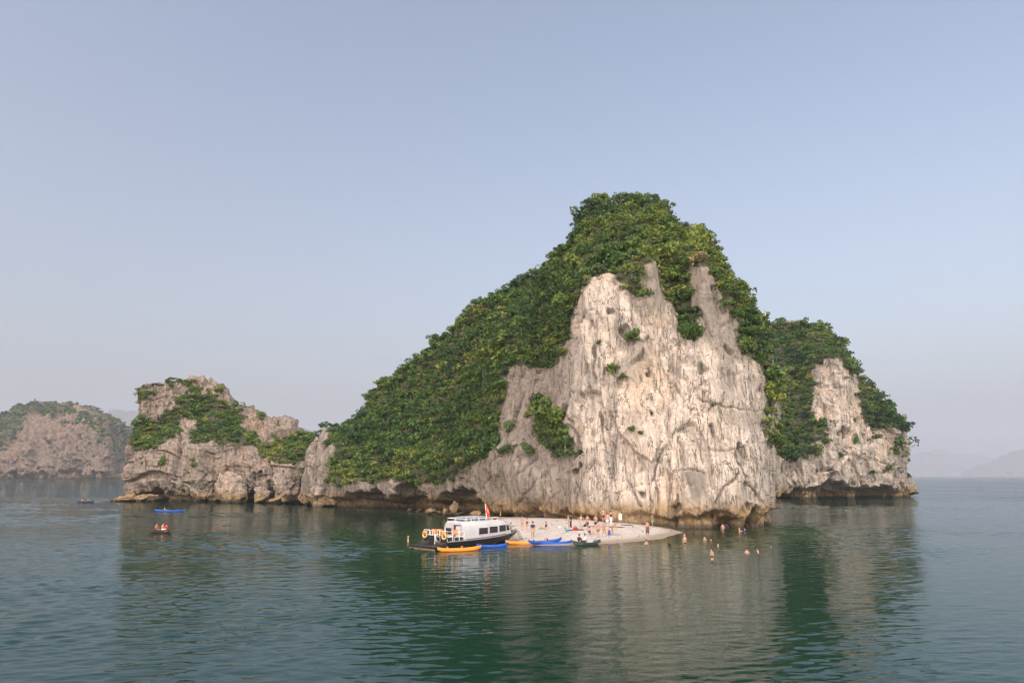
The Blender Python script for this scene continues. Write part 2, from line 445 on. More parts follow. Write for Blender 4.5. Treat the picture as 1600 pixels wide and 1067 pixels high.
CRACKS = [([(931, 505), (927, 567), (935, 645), (943, 707)], 2.2, 0.9), ([(943, 645), (977, 645), (1010, 642), (1030, 639)], 1.4, 0.35), ([(1090, 621), (1137, 634), (1165, 637), (1192, 641)], 2.0, 0.8),
          ([(1130, 556), (1132, 590), (1129, 624)], 1.8, 0.6), ([(1028, 690), (1022, 726), (1018, 750)], 1.8, 0.6), ([(1093, 676), (1099, 723)], 1.4, 0.4), ([(1012, 575), (1037, 620), (1030, 640)], 1.8, 0.7),
          ([(893, 600), (890, 645), (898, 690)], 2.2, 0.8), ([(1112, 795), (1130, 767), (1155, 739)], 2.0, 0.8), ([(1056, 735), (1080, 734), (1104, 738)], 1.8, 0.7), ([(1150, 705), (1175, 760), (1205, 800)], 2.0, 0.7),
          ([(1170, 690), (1190, 740), (1210, 775)], 1.8, 0.6), ([(1060, 480), (1062, 540), (1056, 585)], 2.0, 0.7), ([(985, 430), (988, 480), (982, 520)], 1.8, 0.6), ([(912, 450), (905, 500), (908, 545)], 2.0, 0.6),
          ([(1160, 560), (1163, 600), (1160, 636)], 1.6, 0.5), ([(1040, 640), (1048, 690), (1043, 735), (1052, 800)], 1.6, 0.5), ([(968, 690), (980, 740), (1000, 790)], 1.6, 0.5), ([(940, 720), (948, 760), (942, 800)], 2.4, 0.9),
          ([(800, 800), (850, 745), (880, 700)], 1.8, 0.6), ([(770, 790), (815, 745), (840, 715)], 1.8, 0.6), ([(845, 800), (890, 750), (905, 730)], 1.8, 0.6), ([(730, 790), (770, 740), (790, 715)], 1.8, 0.6), ([(815, 575), (818, 620), (812, 655)], 2.2, 0.9),
          ([(880, 800), (915, 765), (935, 735)], 1.6, 0.5), ([(1075, 600), (1078, 650), (1072, 700)], 1.3, 0.35), ([(1185, 600), (1195, 660), (1200, 720)], 1.6, 0.5), ([(960, 560), (957, 620), (965, 680)], 1.3, 0.35)]
STAINS = [([(1066, 735), (1105, 738), (1102, 760), (1092, 785), (1078, 778), (1072, 760)], 0.9), ([(1135, 640), (1192, 645), (1196, 668), (1160, 672), (1138, 662)], 0.6), ([(972, 560), (1002, 552), (1008, 585), (985, 598)], 0.6),
          ([(1095, 430), (1150, 500), (1180, 560), (1140, 570), (1110, 540), (1085, 500)], 0.65), ([(985, 420), (1030, 420), (1035, 470), (1000, 500), (985, 470)], 0.6), ([(915, 575), (935, 560), (940, 640), (925, 650)], 0.5), ([(975, 640), (1005, 640), (1000, 690), (978, 690)], 0.45), ([(1120, 540), (1150, 545), (1152, 625), (1128, 625)], 0.45)]
main_st = [
    (468, 176, [(468, 770, 176), (469, 735, 177)], 3),
    (482, 168, [(480, 745, 168), (484, 695, 171)], 14),
    (504, 164, [(502, 755, 163), (506, 700, 165), (508, 668, 170)], 20),
    (525, 161, [(525, 755, 159), (525, 700, 163), (527, 672, 172)], 25),
    (560, 156, [(560, 752, 154), (560, 700, 163), (562, 652, 176)], 30),
    (600, 151, [(600, 752, 149), (600, 690, 158), (602, 604, 177)], 34),
    (650, 146, [(650, 750, 144), (650, 680, 152), (650, 577, 172)], 38),
    (700, 140, [(700, 738, 138), (700, 660, 147), (703, 522, 167)], 40),
    (750, 131, [(750, 715, 130), (750, 640, 138), (750, 560, 147), (748, 477, 163)], 42),
    (795, 121, [(795, 735, 119), (792, 665, 126), (792, 575, 129), (798, 500, 145), (803, 450, 159)], 44),
    (850, 114, [(850, 750, 111), (850, 690, 117), (852, 575, 122), (850, 490, 134), (850, 417, 153)], 44),
    (892, 109.5, [(895, 720, 107), (893, 570, 112), (896, 470, 115), (897, 430, 125), (895, 372, 146)], 44),
    (925, 107, [(925, 700, 105.5), (920, 560, 108.5), (918, 447, 111), (918, 400, 122), (922, 320, 140)], 42),
    (965, 105.5, [(965, 690, 104), (965, 560, 107), (965, 435, 110), (965, 380, 121), (963, 312, 138)], 42),
    (1003, 104, [(1003, 690, 103), (1003, 560, 105.5), (1012, 440, 107.5), (1012, 412, 108.5), (1003, 378, 119), (1003, 310, 136)], 42),
    (1035, 102.5, [(1035, 700, 102), (1035, 560, 105.5), (1035, 470, 109), (1035, 400, 117), (1038, 320, 134)], 40),
    (1065, 101, [(1065, 700, 101), (1065, 560, 105), (1065, 500, 108.5), (1065, 410, 116), (1056.73, 356, 132)], 40),
    (1095, 100, [(1095, 700, 100.5), (1095, 560, 103.5), (1095, 430, 107), (1092, 412, 108.5), (1081, 368, 130)], 38),
    (1125, 99.5, [(1125, 700, 100.5), (1125, 560, 103.5), (1122, 460, 107), (1120, 420, 114), (1105.27, 390, 128)], 36),
    (1155, 99.5, [(1155, 700, 100.5), (1155, 550, 104.5), (1150, 480, 110), (1131, 439, 125)], 32),
    (1180, 100, [(1182, 700, 101.5), (1178, 560, 106), (1172, 505, 112), (1149, 472, 124)], 28),
    (1200, 101, [(1202, 720, 103), (1193, 600, 107.5), (1183, 540, 113), (1163, 516, 123)], 22),
    (1210, 103.5, [(1211, 720, 106), (1203, 620, 110), (1192, 550, 116), (1171, 536, 123)], 14),
    (1213, 112, [(1214, 720, 113), (1206, 620, 116), (1195, 560, 121), (1174, 546, 125)], 2),
]
pale_face = [(905, 450), (950, 440), (1010, 470), (1060, 520), (1120, 520), (1180, 560), (1203, 640), (1214, 720), (1212, 770), (1150, 785), (1100, 800), (1000, 800), (930, 770), (915, 720), (900, 640), (893, 560)]
hill('island_hill', 'tall limestone island with a pale sheer cliff above the sand and a jungle slope', main_st, 720, 370, 34, ROCK_MAIN,
     fresh_poly=pale_face, stains=STAINS, size=1.0, tilt=0.12, notch=(2.3, 2.3), block=0.34, flute=0.75, bw=4.2, bh=10.0, fine=0.55, cracks=CRACKS,
     caves=[(575, 38, 5, 4.4), (640, 26, 5, 4.6), (725, 42, 5, 4.2), (1185, 12, 2.2, 4.0), (1140, 16, 1.5, 2.8)])

left_st = [
    (206, 203, [(207, 760, 202), (205, 700, 202), (211, 660, 203), (217, 605, 204)], 2),
    (212, 198, [(209, 755, 196), (212, 720, 197), (216, 665, 199), (222, 600, 201)], 14),
    (232, 195, [(232, 750, 193), (232, 705, 195), (232, 670, 200), (232, 650, 200), (236, 596, 203)], 26),
    (262, 193.5, [(262, 750, 191), (262, 700, 193), (262, 665, 200), (262, 630, 202), (264, 597, 205)], 30),
    (300, 192.5, [(300, 750, 190), (300, 695, 192), (300, 655, 201), (300, 620, 205), (300, 592, 209)], 30),
    (332, 192, [(332, 750, 190), (332, 690, 191.5), (332, 640, 203), (332, 612, 207), (332, 592, 210)], 30),
    (352, 191.5, [(352, 750, 189), (352, 692, 191), (352, 650, 203), (353, 612, 210)], 28),
    (378, 191, [(378, 755, 189), (378, 700, 190), (378, 660, 203), (382, 634, 210)], 26),
    (400, 190.5, [(400, 755, 189), (400, 712, 190), (400, 675, 200), (402, 646, 209)], 24),
    (432, 189.5, [(432, 755, 188), (432, 722, 189), (432, 690, 198), (432, 654, 206)], 22),
    (455, 189, [(455, 757, 187), (455, 725, 188), (455, 695, 197), (455, 668, 203)], 18),
    (478, 189, [(478, 757, 188), (478, 715, 192), (480, 690, 198)], 10),
    (500, 192, [(500, 757, 192), (500, 705, 195)], 2),
]
hill('rock_hill', 'blocky grey brown limestone outcrop with bushes at the low end of the island', left_st, 380, 230, 24, ROCK_LEFT,
     fresh0=0.35, size=1.25, tilt=0.05, notch=(2.0, 2.4), block=1.5, flute=0.35, seed=12.0, bw=5.6, bh=4.4,
     caves=[(245, 10, 4, 4.5), (455, 10, 3, 3.0)])

right_st = [
    (1150, 226, [(1150, 700, 227), (1150, 600, 245), (1160, 520, 262)], 30),
    (1190, 229, [(1190, 715, 229), (1190, 610, 246), (1192, 510, 266)], 44),
    (1225, 231, [(1225, 718, 230), (1225, 610, 246), (1225, 512, 268)], 50),
    (1255, 232, [(1255, 715, 231), (1255, 620, 245), (1253, 510, 268)], 50),
    (1283, 233, [(1283, 720, 231), (1283, 660, 235), (1283, 570, 243), (1281, 516, 266)], 50),
    (1302, 234, [(1302, 700, 232), (1302, 565, 240), (1299, 530, 262)], 48),
    (1320, 236, [(1320, 700, 233), (1320, 580, 240), (1315, 553, 258)], 46),
    (1345, 238, [(1345, 700, 236), (1345, 620, 243), (1340, 588, 256)], 40),
    (1370, 241, [(1370, 710, 238), (1370, 645, 244), (1366, 612, 255)], 34),
    (1392, 245, [(1394, 720, 242), (1394, 668, 246), (1388, 636, 255)], 26),
    (1408, 250, [(1410, 725, 247), (1413, 690, 249), (1406, 660, 256)], 14),
    (1414, 256, [(1416, 725, 254), (1421, 692, 255), (1413, 670, 258)], 2),
]
hill('cliff_hill', 'farther limestone hill with a streaked pinkish cliff behind the tall one', right_st, 320, 270, 26, ROCK_MAIN,
     fresh_poly=[(1290, 580), (1325, 575), (1350, 620), (1375, 650), (1400, 690), (1408, 760), (1300, 765), (1220, 760), (1225, 725), (1285, 715), (1275, 640)],
     fresh_soft=60, size=1.5, tilt=0.0, notch=(3.0, 3.6), block=0.45, flute=1.0, seed=25.0,
     caves=[(1235, 14, 5, 5.0), (1310, 20, 6, 6.0), (1375, 22, 5, 4.6)])

farl_st = [(-160, 1010, [(-160, 700, 1015), (-160, 660, 1080)], 120)] + [
    (uu, 985 + 10 * math.sin(uu * .07), [(uu, 715, 985), (uu, vm, 1000), (uu, vt, Yt)], 200) for (uu, vm, vt, Yt) in
    [(-90, 680, 652, 1070), (-30, 680, 655, 1070), (0, 690, 648, 1075), (30, 680, 636, 1080), (55, 675, 629, 1090), (85, 670, 632, 1090), (110, 665, 635, 1085), (135, 665, 642, 1075), (152, 672, 653, 1050)]] + [
    (164, 990, [(166, 715, 992), (165, 680, 1000), (160, 662, 1030)], 60), (172, 1010, [(173, 715, 1012), (172, 690, 1015), (165, 672, 1020)], 5)]
hill('distant_island_hill', 'distant rounded limestone island with dark shrubs, pink in the haze', farl_st, 300, 160, 20, ROCK_FAR,
     fresh0=0.5, size=4.0, tilt=0.0, notch=(14.0, 8.0), block=0.9, flute=1.1, seed=37.0)
def ridge_hill(name, label, pts, Y, dep, seed, tall=1.0):
    st = []
    for k, (uu, vt) in enumerate(pts):
        e = min(1.0, k / 1.5, (len(pts) - 1 - k) / 1.5)
        e = max(e, 0.02)
        st.append((uu, Y, [(uu, 0.45 * vt + 0.55 * 742, Y + dep * 0.1), (uu, vt, Y + dep * 0.45)], dep * e))
    hill(name, label, st, 160, 60, 12, ROCK_DIM, fresh0=0.15, size=Y / 260, notch=(0.1, 4.0), block=0.5, flute=0.7, seed=seed)
ridge_hill('hazy_cliff_hill', 'faint hazy limestone cliff beyond the distant island', [(150, 700), (160, 678), (168, 672), (178, 686), (186, 700), (195, 712), (204, 722)], 2100, 160, 44)
ridge_hill('blue_hazy_hill', 'tall blue hazy hill seen beyond the rock outcrop', [(130, 700), (150, 656), (165, 645), (180, 641), (200, 643), (230, 641), (300, 650), (400, 665), (440, 660), (470, 668), (500, 680)], 5600, 1000, 51)
ridge_hill('pale_hazy_ridge', 'very pale hazy ridge on the horizon beyond the cliff', [(1380, 725), (1405, 716), (1430, 711), (1450, 708), (1475, 710), (1490, 716), (1500, 710), (1520, 714), (1540, 716), (1555, 720), (1580, 718), (1620, 715), (1680, 720)], 9600, 900, 63)
ridge_hill('blue_hazy_ridge', 'bluer hazy ridge in front of the pale one on the horizon', [(1520, 740), (1535, 727), (1560, 724), (1580, 718), (1592, 709), (1610, 704), (1650, 700), (1700, 706), (1760, 720)], 7800, 700, 71)

# ------------------------------------------------------------------ beach and sea bed: one sand surface
shore_px = [(690, 800.5), (735, 804.5), (762, 808), (770, 815), (776, 826), (786, 842), (800, 850), (850, 852.5), (900, 852), (940, 849.5), (980, 847), (1010, 844.5), (1035, 840), (1055, 835.5), (1063, 831.5), (1058, 828.5), (1045, 825.5), (1030, 822.5)]
SHORE = [tuple(onz(*p)[:2]) for p in shore_px] + [(22.0, 116.0), (0.0, 124.0), (-16.0, 146.0)]
def beach_z(x, y):
    x = np.asarray(x, float); y = np.asarray(y, float)
    d = polydist(x, y, SHORE); P = np.stack([x.ravel(), y.ravel(), np.zeros(x.size)], 1)
    s = np.where(inpoly(x, y, SHORE), d, -d) + (0.55 * fbm(P, (0.22, 0.22, 1), 3, 12.0)).reshape(x.shape)
    wob = (0.05 * fbm(P, (0.35, 0.35, 1), 3, 2.0)).reshape(x.shape)
    shelf = sstep(8, 24, x) * sstep(78, 88, y)                 # the sand runs out under the shallows by the cliff
    o = np.maximum(-s, 0)
    out = -(0.075 - 0.04 * shelf) * o - (0.010 - 0.006 * shelf) * o * o
    return np.where(s > 0, 1.0 * (1 - np.exp(-np.maximum(s, 0) / 9.0)) + wob * sstep(0, 2, s), np.maximum(out, -4.0))
gx = np.linspace(-48, 62, 190); gy = np.linspace(40, 150, 180)
GX, GY = np.meshgrid(gx, gy, indexing='ij')
BZ = beach_z(GX, GY)
edge = np.minimum.reduce([GX + 48, 62 - GX, GY - 40])
BZ = np.where(edge < 3, -4.2, BZ)
m, n_, l_ = mat('white sand'); g = G(m)
tc = g.node('ShaderNodeTexCoord'); P_ = tc.outputs['Object']
sep = g.node('ShaderNodeSeparateXYZ'); l_.new(P_, sep.inputs[0])
s1 = g.noise(P_, 0.5, 5, 0.6); s2 = g.noise(P_, 9.0, 4, 0.7)
c = g.mix(g.rng(s1, 0.35, 0.65), (0.40, 0.355, 0.325), (0.475, 0.435, 0.41))
c = g.mix(g.math('MULTIPLY', g.rng(s2, 0.55, 0.75), 0.35), c, (0.36, 0.30, 0.25))
wetn = g.math('ADD', sep.outputs['Z'], g.math('MULTIPLY', s1, -0.12))
c = g.mix(g.rng(wetn, 0.17, 0.03), c, (0.25, 0.20, 0.15))
b = g.node('ShaderNodeBsdfPrincipled'); b.inputs['Roughness'].default_value = 0.9
l_.new(c, b.inputs['Base Color'])
bp = g.node('ShaderNodeBump'); bp.inputs['Distance'].default_value = 0.05
l_.new(g.math('ADD', g.math('MULTIPLY', s2, 0.6), g.noise(P_, 2.2, 3)), bp.inputs['Height']); l_.new(bp.outputs[0], b.inputs['Normal'])
o = g.node('ShaderNodeOutputMaterial'); l_.new(b.outputs[0], o.inputs[0])
SAND = m
beach = link('beach', np_mesh('beach', np.stack([GX, GY, BZ], 2).reshape(-1, 3), grid_faces(190, 180), SAND, smooth=True))
tag(beach, 'pale sand spit running out under the water at the foot of the cliff', None, None, 'structure')

# ------------------------------------------------------------------ the sea
def axis(a, b, step, lo, hi):
    mid = np.arange(a, b + 1e-6, step)
    up = b + np.cumsum(step * 1.35 ** np.arange(1, 40)); dn = a - np.cumsum(step * 1.35 ** np.arange(1, 40))
    return np.r_[[lo], dn[(dn > lo + 20)][::-1], mid, up[up < hi - 20], [hi]]
ys = [24.0]
while ys[-1] < 235: ys.append(ys[-1] + 0.115 + 0.0030 * (ys[-1] - 24))
ROWS = np.array(ys)
wy = np.r_[[-260, -120, -50, -10, 5, 14, 19, 22], ys, 236 + np.cumsum(1.0 * 1.24 ** np.arange(40))]
wy = np.r_[wy[wy < 12800], [13000]]
sx = np.linspace(-1, 1, 390); ox = np.cumsum(1.0 * 1.45 ** np.arange(24)); ox = np.r_[ox[ox < 9000], [12000]]
hw = 30 + 0.62 * np.clip(wy, 0, 260)             # the fine rows widen with distance, coarse columns beyond
WX = np.concatenate([-(hw[None, :] + ox[::-1, None]), sx[:, None] * hw[None, :], hw[None, :] + ox[:, None]], 0)
WY = np.broadcast_to(wy[None, :], WX.shape).copy()
HW = np.broadcast_to(hw[None, :], WX.shape)
near = sstep(17, 24, WY) * sstep(234, 185, WY) * sstep(HW, HW - 6, np.abs(WX))
ok = (WX > -47) & (WX < 61) & (WY > 41) & (WY < 149)
dep = np.full(WX.shape, 4.0); dep[ok] = -beach_z(WX[ok], WY[ok])
dep += 4 * sstep(10, 0, np.minimum.reduce([np.abs(WX + 47), np.abs(61 - WX)]) + 100 * ~ok)
WZ = np.zeros_like(WX); sel = near > 0
Xs, Ys = WX[sel], WY[sel]; dys = 0.115 + 0.0030 * (Ys - 24)
rw = np.random.default_rng(8)
grp = 0.35 + 0.9 * sstep(-0.35, 0.45, fbm(np.stack([Xs, Ys * 1.6, 0 * Xs], 1), (0.035, 0.035, 1), 3, 2.5))
grp2 = 0.4 + 1.0 * sstep(-0.4, 0.4, fbm(np.stack([Xs, Ys, 0 * Xs], 1), (0.11, 0.11, 1), 2, 6.5))
hz = np.zeros(len(Xs))
for k in range(80):                             # wind ripples: many short crossing waves
    lam = 0.40 * (2.4 / 0.40) ** (rw.random() ** 1.25) ; th = R(-72) + rw.normal(0, R(30))
    kk = 2 * math.pi / lam; ph = rw.uniform(0, 6.283)
    a_ = 0.0040 * lam ** 0.95 * rw.uniform(0.5, 1.4)
    q = kk * (Xs * math.cos(th) + Ys * math.sin(th)) + ph + 0.5 * np.sin(0.13 * Xs + 0.21 * Ys + k)
    if lam > 1.2: a_ = a_ * (0.45 + 0.55 * sstep(45, 110, Ys))
    hz += a_ * sstep(1.7, 3.2, lam / dys) * (grp2 if lam < 0.9 else 1.0) * np.sin(q)
for (pa, pb, wd) in (((490, 868), (640, 857), 1.6), ((268, 831.5), (345, 837), 1.0), ((140, 783), (155, 784), 1.0)):    # choppy wakes behind the boats
    A_, B_ = onz(*pa)[:2], onz(*pb)[:2]
    grp = grp + 1.3 * np.exp(-(polydist(Xs, Ys, [A_, B_], False) / wd) ** 2)
WZ[sel] = hz * grp * near[sel] * sstep(0.0, 0.7, dep[sel])
WV = np.stack([WX, WY, WZ], 2).reshape(-1, 3)
opac = (1 - np.exp(-1.15 * np.maximum(dep, 0))).ravel()
m, n_, l_ = mat('sea water'); g = G(m)
tc = g.node('ShaderNodeTexCoord'); P_ = tc.outputs['Object']
calm = g.noise(g.mapping(P_, (0.018, 0.032, 1)), 1.0, 3, 0.5, 0.5)
amp = g.rng(calm, 0.34, 0.62, 0.55, 1.25)
w1 = g.noise(g.mapping(P_, (0.55, 1.0, 1), rot=(0, 0, R(8))), 1.25, 2.5, 0.5, 0.3)
w2 = g.noise(g.mapping(P_, (0.6, 1.0, 1), (9, 4, 0), (0, 0, R(-14))), 0.42, 2, 0.5, 0.2)
w3 = g.noise(g.mapping(P_, (0.7, 1.0, 1), (3, 8, 0), (0, 0, R(20))), 4.2, 2, 0.5)
hgt = g.math('ADD', g.math('MULTIPLY', w1, 0.15), g.math('MULTIPLY', w2, 0.20))
hgt = g.math('ADD', hgt, g.math('MULTIPLY', w3, 0.026))
hgt = g.math('MULTIPLY', hgt, g.rng(g.attr('near'), 0.0, 1.0, 0.9, 0.20))
hgt = g.math('MULTIPLY', hgt, amp)
bp = g.node('ShaderNodeBump'); bp.inputs['Distance'].default_value = 1.0; bp.inputs['Strength'].default_value = 1.0
l_.new(hgt, bp.inputs['Height'])
fr = g.node('ShaderNodeFresnel'); fr.inputs['IOR'].default_value = 1.333; l_.new(bp.outputs[0], fr.inputs['Normal'])
gl = g.node('ShaderNodeBsdfGlossy'); gl.inputs['Roughness'].default_value = 0.012; gl.inputs['Color'].default_value = (0.70, 0.76, 0.79, 1)
l_.new(bp.outputs[0], gl.inputs['Normal'])
tr = g.node('ShaderNodeBsdfTransparent'); tr.inputs['Color'].default_value = (0.80, 0.90, 0.74, 1)
df = g.node('ShaderNodeBsdfDiffuse')
op = g.attr('opac')
# deep water scatters a dark emerald
bodyc = g.ramp(op, [(0.0, (0.10, 0.12, 0.06)), (0.75, (0.035, 0.065, 0.03)), (0.97, (0.005, 0.030, 0.018)), (1.0, (0.003, 0.024, 0.018))])
l_.new(bodyc, df.inputs['Color'])
mx1 = g.node('ShaderNodeMixShader'); l_.new(op, mx1.inputs[0]); l_.new(tr.outputs[0], mx1.inputs[1]); l_.new(df.outputs[0], mx1.inputs[2])
mx2 = g.node('ShaderNodeMixShader'); l_.new(fr.outputs[0], mx2.inputs[0]); l_.new(mx1.outputs[0], mx2.inputs[1]); l_.new(gl.outputs[0], mx2.inputs[2])
o = g.node('ShaderNodeOutputMaterial'); l_.new(mx2.outputs[0], o.inputs[0])
sea = link('sea', np_mesh('sea', WV, grid_faces(WX.shape[0], len(wy)), m, {'opac': opac, 'near': near.ravel()}, smooth=True))
tag(sea, 'rippled dark green sea reaching to the hazy horizon', None, None, 'structure')

# ------------------------------------------------------------------ vegetation
def leaf_material(name, stops, k=1.0):
    m, n, l = mat(name); g = G(m)
    oi = g.node('ShaderNodeObjectInfo')
    tc = g.node('ShaderNodeTexCoord')
    f = g.math('ADD', g.attr('tint'), g.math('MULTIPLY', g.math('SUBTRACT', oi.outputs['Random'], 0.5), 0.3))
    c = g.ramp(f, stops)
    d = g.node('ShaderNodeBsdfPrincipled'); l.new(c, d.inputs['Base Color']); d.inputs['Roughness'].default_value = 0.6
    d.inputs['Specular IOR Level'].default_value = 0.3
    t = g.node('ShaderNodeBsdfTranslucent'); l.new(g.mix(0.5, c, (0.16, 0.2, 0.03)), t.inputs['Color'])
    mx = g.node('ShaderNodeMixShader'); mx.inputs[0].default_value = 0.22
    l.new(d.outputs[0], mx.inputs[1]); l.new(t.outputs[0], mx.inputs[2])
    o = g.node('ShaderNodeOutputMaterial'); l.new(mx.outputs[0], o.inputs[0])
    return m
LEAF = leaf_material('leaves', [(0.0, (0.02, 0.055, 0.02)), (0.35, (0.05, 0.11, 0.024)), (0.6, (0.12, 0.175, 0.028)), (0.85, (0.22, 0.245, 0.04)), (1.0, (0.23, 0.18, 0.09))])
BARK = plain('bark', (0.16, 0.125, 0.095), 0.9, 0.3, 5.0)

def crown_arrays(r, nleaf, lobes=6, flat=0.75, leaf=0.16, lo=0.25):
    """leaf blades on the skin and inside of a few uneven lobes; unit radius crown centred above the origin"""
    C = r.normal(0, 0.42, (lobes, 3)); C[:, 2] = np.abs(C[:, 2]) * 0.75 + 0.28
    Rr = r.uniform(0.34, 0.56, lobes)
    k = r.integers(0, lobes, nleaf)
    d = r.normal(0, 1, (nleaf, 3)); d[:, 2] = d[:, 2] * 0.8 + 0.35
    d /= np.linalg.norm(d, axis=1, keepdims=True)
    rad = Rr[k] * r.uniform(0.62, 1.12, nleaf)
    c = C[k] + d * rad[:, None]; c[:, 2] *= flat
    nrm = d + r.normal(0, 0.55, (nleaf, 3)); nrm /= np.linalg.norm(nrm, axis=1, keepdims=True)
    t = np.cross(nrm, r.normal(0, 1, (nleaf, 3))); t /= np.maximum(np.linalg.norm(t, axis=1, keepdims=True), 1e-3)
    bt = np.cross(nrm, t)
    L = leaf * r.uniform(0.6, 1.4, nleaf)[:, None]; W = L * r.uniform(0.5, 0.85, nleaf)[:, None]
    V = np.stack([c - t * L * 0.8 - bt * W, c + t * L * 1.25, c - t * L * 0.8 + bt * W + nrm * L * 0.25], 1).reshape(-1, 3)
    tint = np.repeat(0.12 * r.normal(0, 1, nleaf) + 0.10 * _VAL[(k * 37 + int(nleaf)) % 4096], 3)
    return V.astype(np.float32), tint.astype(np.float32)
PROTO = [crown_arrays(np.random.default_rng(100 + i), [220, 170, 240, 150][i % 4], 6 + i % 5, [0.7, 0.95, 0.8, 1.15][i % 4], [0.15, 0.17, 0.13, 0.15][i % 4]) for i in range(10)]
PROTO_FAR = [crown_arrays(np.random.default_rng(200 + i), 75, 5 + i % 3, 0.75, 0.25) for i in range(8)]

PROTO_MID = [crown_arrays(np.random.default_rng(250 + i), [190, 150, 170][i % 3], 5 + i % 4, [0.7, 0.95, 0.8][i % 3], [0.15, 0.17, 0.135][i % 3]) for i in range(9)]
def joined(points, sizes, tints, protos, r):
    Vs, Ts = [], []
    for p, s, t in zip(points, sizes, tints):
        V, T = protos[r.integers(0, len(protos))]
        a = r.uniform(0, 6.283); ca, sa = math.cos(a), math.sin(a)
        W = V * s * np.array([1, 1, r.uniform(0.8, 1.2)], np.float32)
        Vs.append(np.stack([W[:, 0] * ca - W[:, 1] * sa, W[:, 0] * sa + W[:, 1] * ca, W[:, 2]], 1) + p.astype(np.float32))
        Ts.append(T + t)
    V = np.concatenate(Vs); T = np.concatenate(Ts)
    return V, np.arange(len(V)).reshape(-1, 3), T
def poisson(P, r, order, rmin):
    cell = {}; keep = []
    for i in order:
        p = P[i]; rm = rmin[i]; k = tuple(np.floor(p / 2.0).astype(int)); ok = True
        for a in (-1, 0, 1):
            for b in (-1, 0, 1):
                for c in (-1, 0, 1):
                    for q in cell.get((k[0] + a, k[1] + b, k[2] + c), ()):
                        if (p[0] - q[0]) ** 2 + (p[1] - q[1]) ** 2 + (p[2] - q[2]) ** 2 < rm * rm: ok = False; break
                    if not ok: break
                if not ok: break
            if not ok: break
        if ok: cell.setdefault(k, []).append(p); keep.append(i)
    return keep
def cover(hname, polys, gap, size, r, sparse=(), back=1, unit=1.0, extra=None):
    """shrub places on a hill: inside outlines traced from the photograph, and over the side it does not show"""
    H = HILLS[hname]; u, v, P, N = H['u'], H['v'], H['P'] / unit, H['N']
    wob = 9 * fbm(H['P'], (0.35, 0.35, 0.35), 2, 4.4); wob2 = 9 * fbm(H['P'], (0.35, 0.35, 0.35), 2, 7.7)
    inside = np.zeros(len(u), bool)
    for p in polys: inside |= inpoly(u + wob, v + wob2, p)
    inside &= H['front'] & (P[:, 2] * unit > 2.5)
    soil0 = inside.copy()
    for p, keepf in sparse:
        q = inpoly(u, v, p) & H['front'] & (r.random(len(u)) < keepf); inside |= q
    if back:
        jj = np.tile(np.arange(H['nv']), H['nu'])
        inside |= (jj > H['front'].reshape(H['nu'], H['nv'])[0].sum() + back) & (N[:, 2] > 0.12) & (P[:, 2] * unit > 4)
    if extra is not None: inside |= extra(H)
    soil = (soil0 & (H['P'][:, 2] > 2.5)).astype(np.float32)
    me_ = bpy.data.objects[hname].data
    (me_.attributes.get('soil') or me_.attributes.new('soil', 'FLOAT', 'POINT')).data.foreach_set('value', soil * (0.9 if hname != 'distant_island_hill' else 0.5))
    idx = np.nonzero(inside)[0]
    idx = r.permutation(idx)
    if len(idx) > 26000: idx = idx[:26000]
    keep = poisson(P, r, idx, np.full(len(P), gap))
    keep = np.array(keep)
    s = r.uniform(size[0], size[1], len(keep)) * (1 + 0.55 * (r.random(len(keep)) < 0.10))
    pts = H['P'][keep] + N[keep] * (0.25 * s)[:, None]
    pts[:, 2] -= 0.30 * s
    return pts, s, keep

veg_main = [[(512, 655), (530, 645), (560, 622), (600, 575), (650, 548), (690, 510), (705, 490), (745, 450), (800, 418), (850, 386), (890, 350), (915, 305), (960, 288), (1030, 292), (1062, 325), (1100, 340), (1130, 370), (1150, 425), (1165, 455), (1180, 495), (1192, 525), (1198, 575), (1207, 640), (1214, 690), (1214, 705),
             (1206, 690), (1195, 610), (1186, 565), (1160, 548), (1150, 505), (1130, 475), (1116, 445), (1110, 420), (1085, 416), (1075, 432), (1080, 460), (1092, 500), (1076, 535), (1064, 530), (1060, 492), (1040, 462), (1030, 440), (1026, 410), (1003, 410), (998, 430), (1004, 465), (988, 462), (975, 440), (958, 426), (930, 432), (905, 452), (893, 482), (885, 540), (872, 572), (830, 575), (800, 577), (786, 592), (786, 650), (776, 690), (760, 722), (720, 738), (690, 752), (660, 757), (620, 748), (590, 757), (540, 757), (514, 752), (520, 700), (528, 670), (515, 664)],
            [(828, 622), (850, 620), (872, 650), (897, 685), (897, 710), (870, 712), (846, 682), (833, 650)],
            [(1186, 560), (1196, 600), (1208, 690), (1212, 700), (1203, 640), (1197, 580)]]
sp_main = [([(775, 690), (800, 655), (830, 665), (852, 690), (842, 722), (810, 728), (785, 708)], 0.012),
           ([(870, 545), (890, 500), (900, 470), (905, 520), (890, 570)], 0.006),
           ([(860, 715), (920, 720), (925, 745), (870, 750)], 0.002),
           ([(900, 480), (1190, 570), (1200, 760), (900, 760)], 0.00012)]
r1 = np.random.default_rng(21)
def tints_for(pts, r, lo=0.30, seed=1.0):
    t = lo + 0.40 * fbm(pts, (0.10, 0.10, 0.10), 3, seed) + 0.11 * r.normal(0, 1, len(pts)) + 0.5 * (r.random(len(pts)) < 0.025)
    return t
pts, sz, kp = cover('island_hill', veg_main, 1.12, (0.55, 1.5), r1, sp_main)
uu, vv = HILLS['island_hill']['u'][kp], HILLS['island_hill']['v'][kp]
tn = tints_for(pts, r1, 0.23) + 0.10 * sstep(820, 1000, uu) + 0.03 * sstep(560, 330, vv)  # right side and summit tinted yellower: sunlit look put into the leaf colour
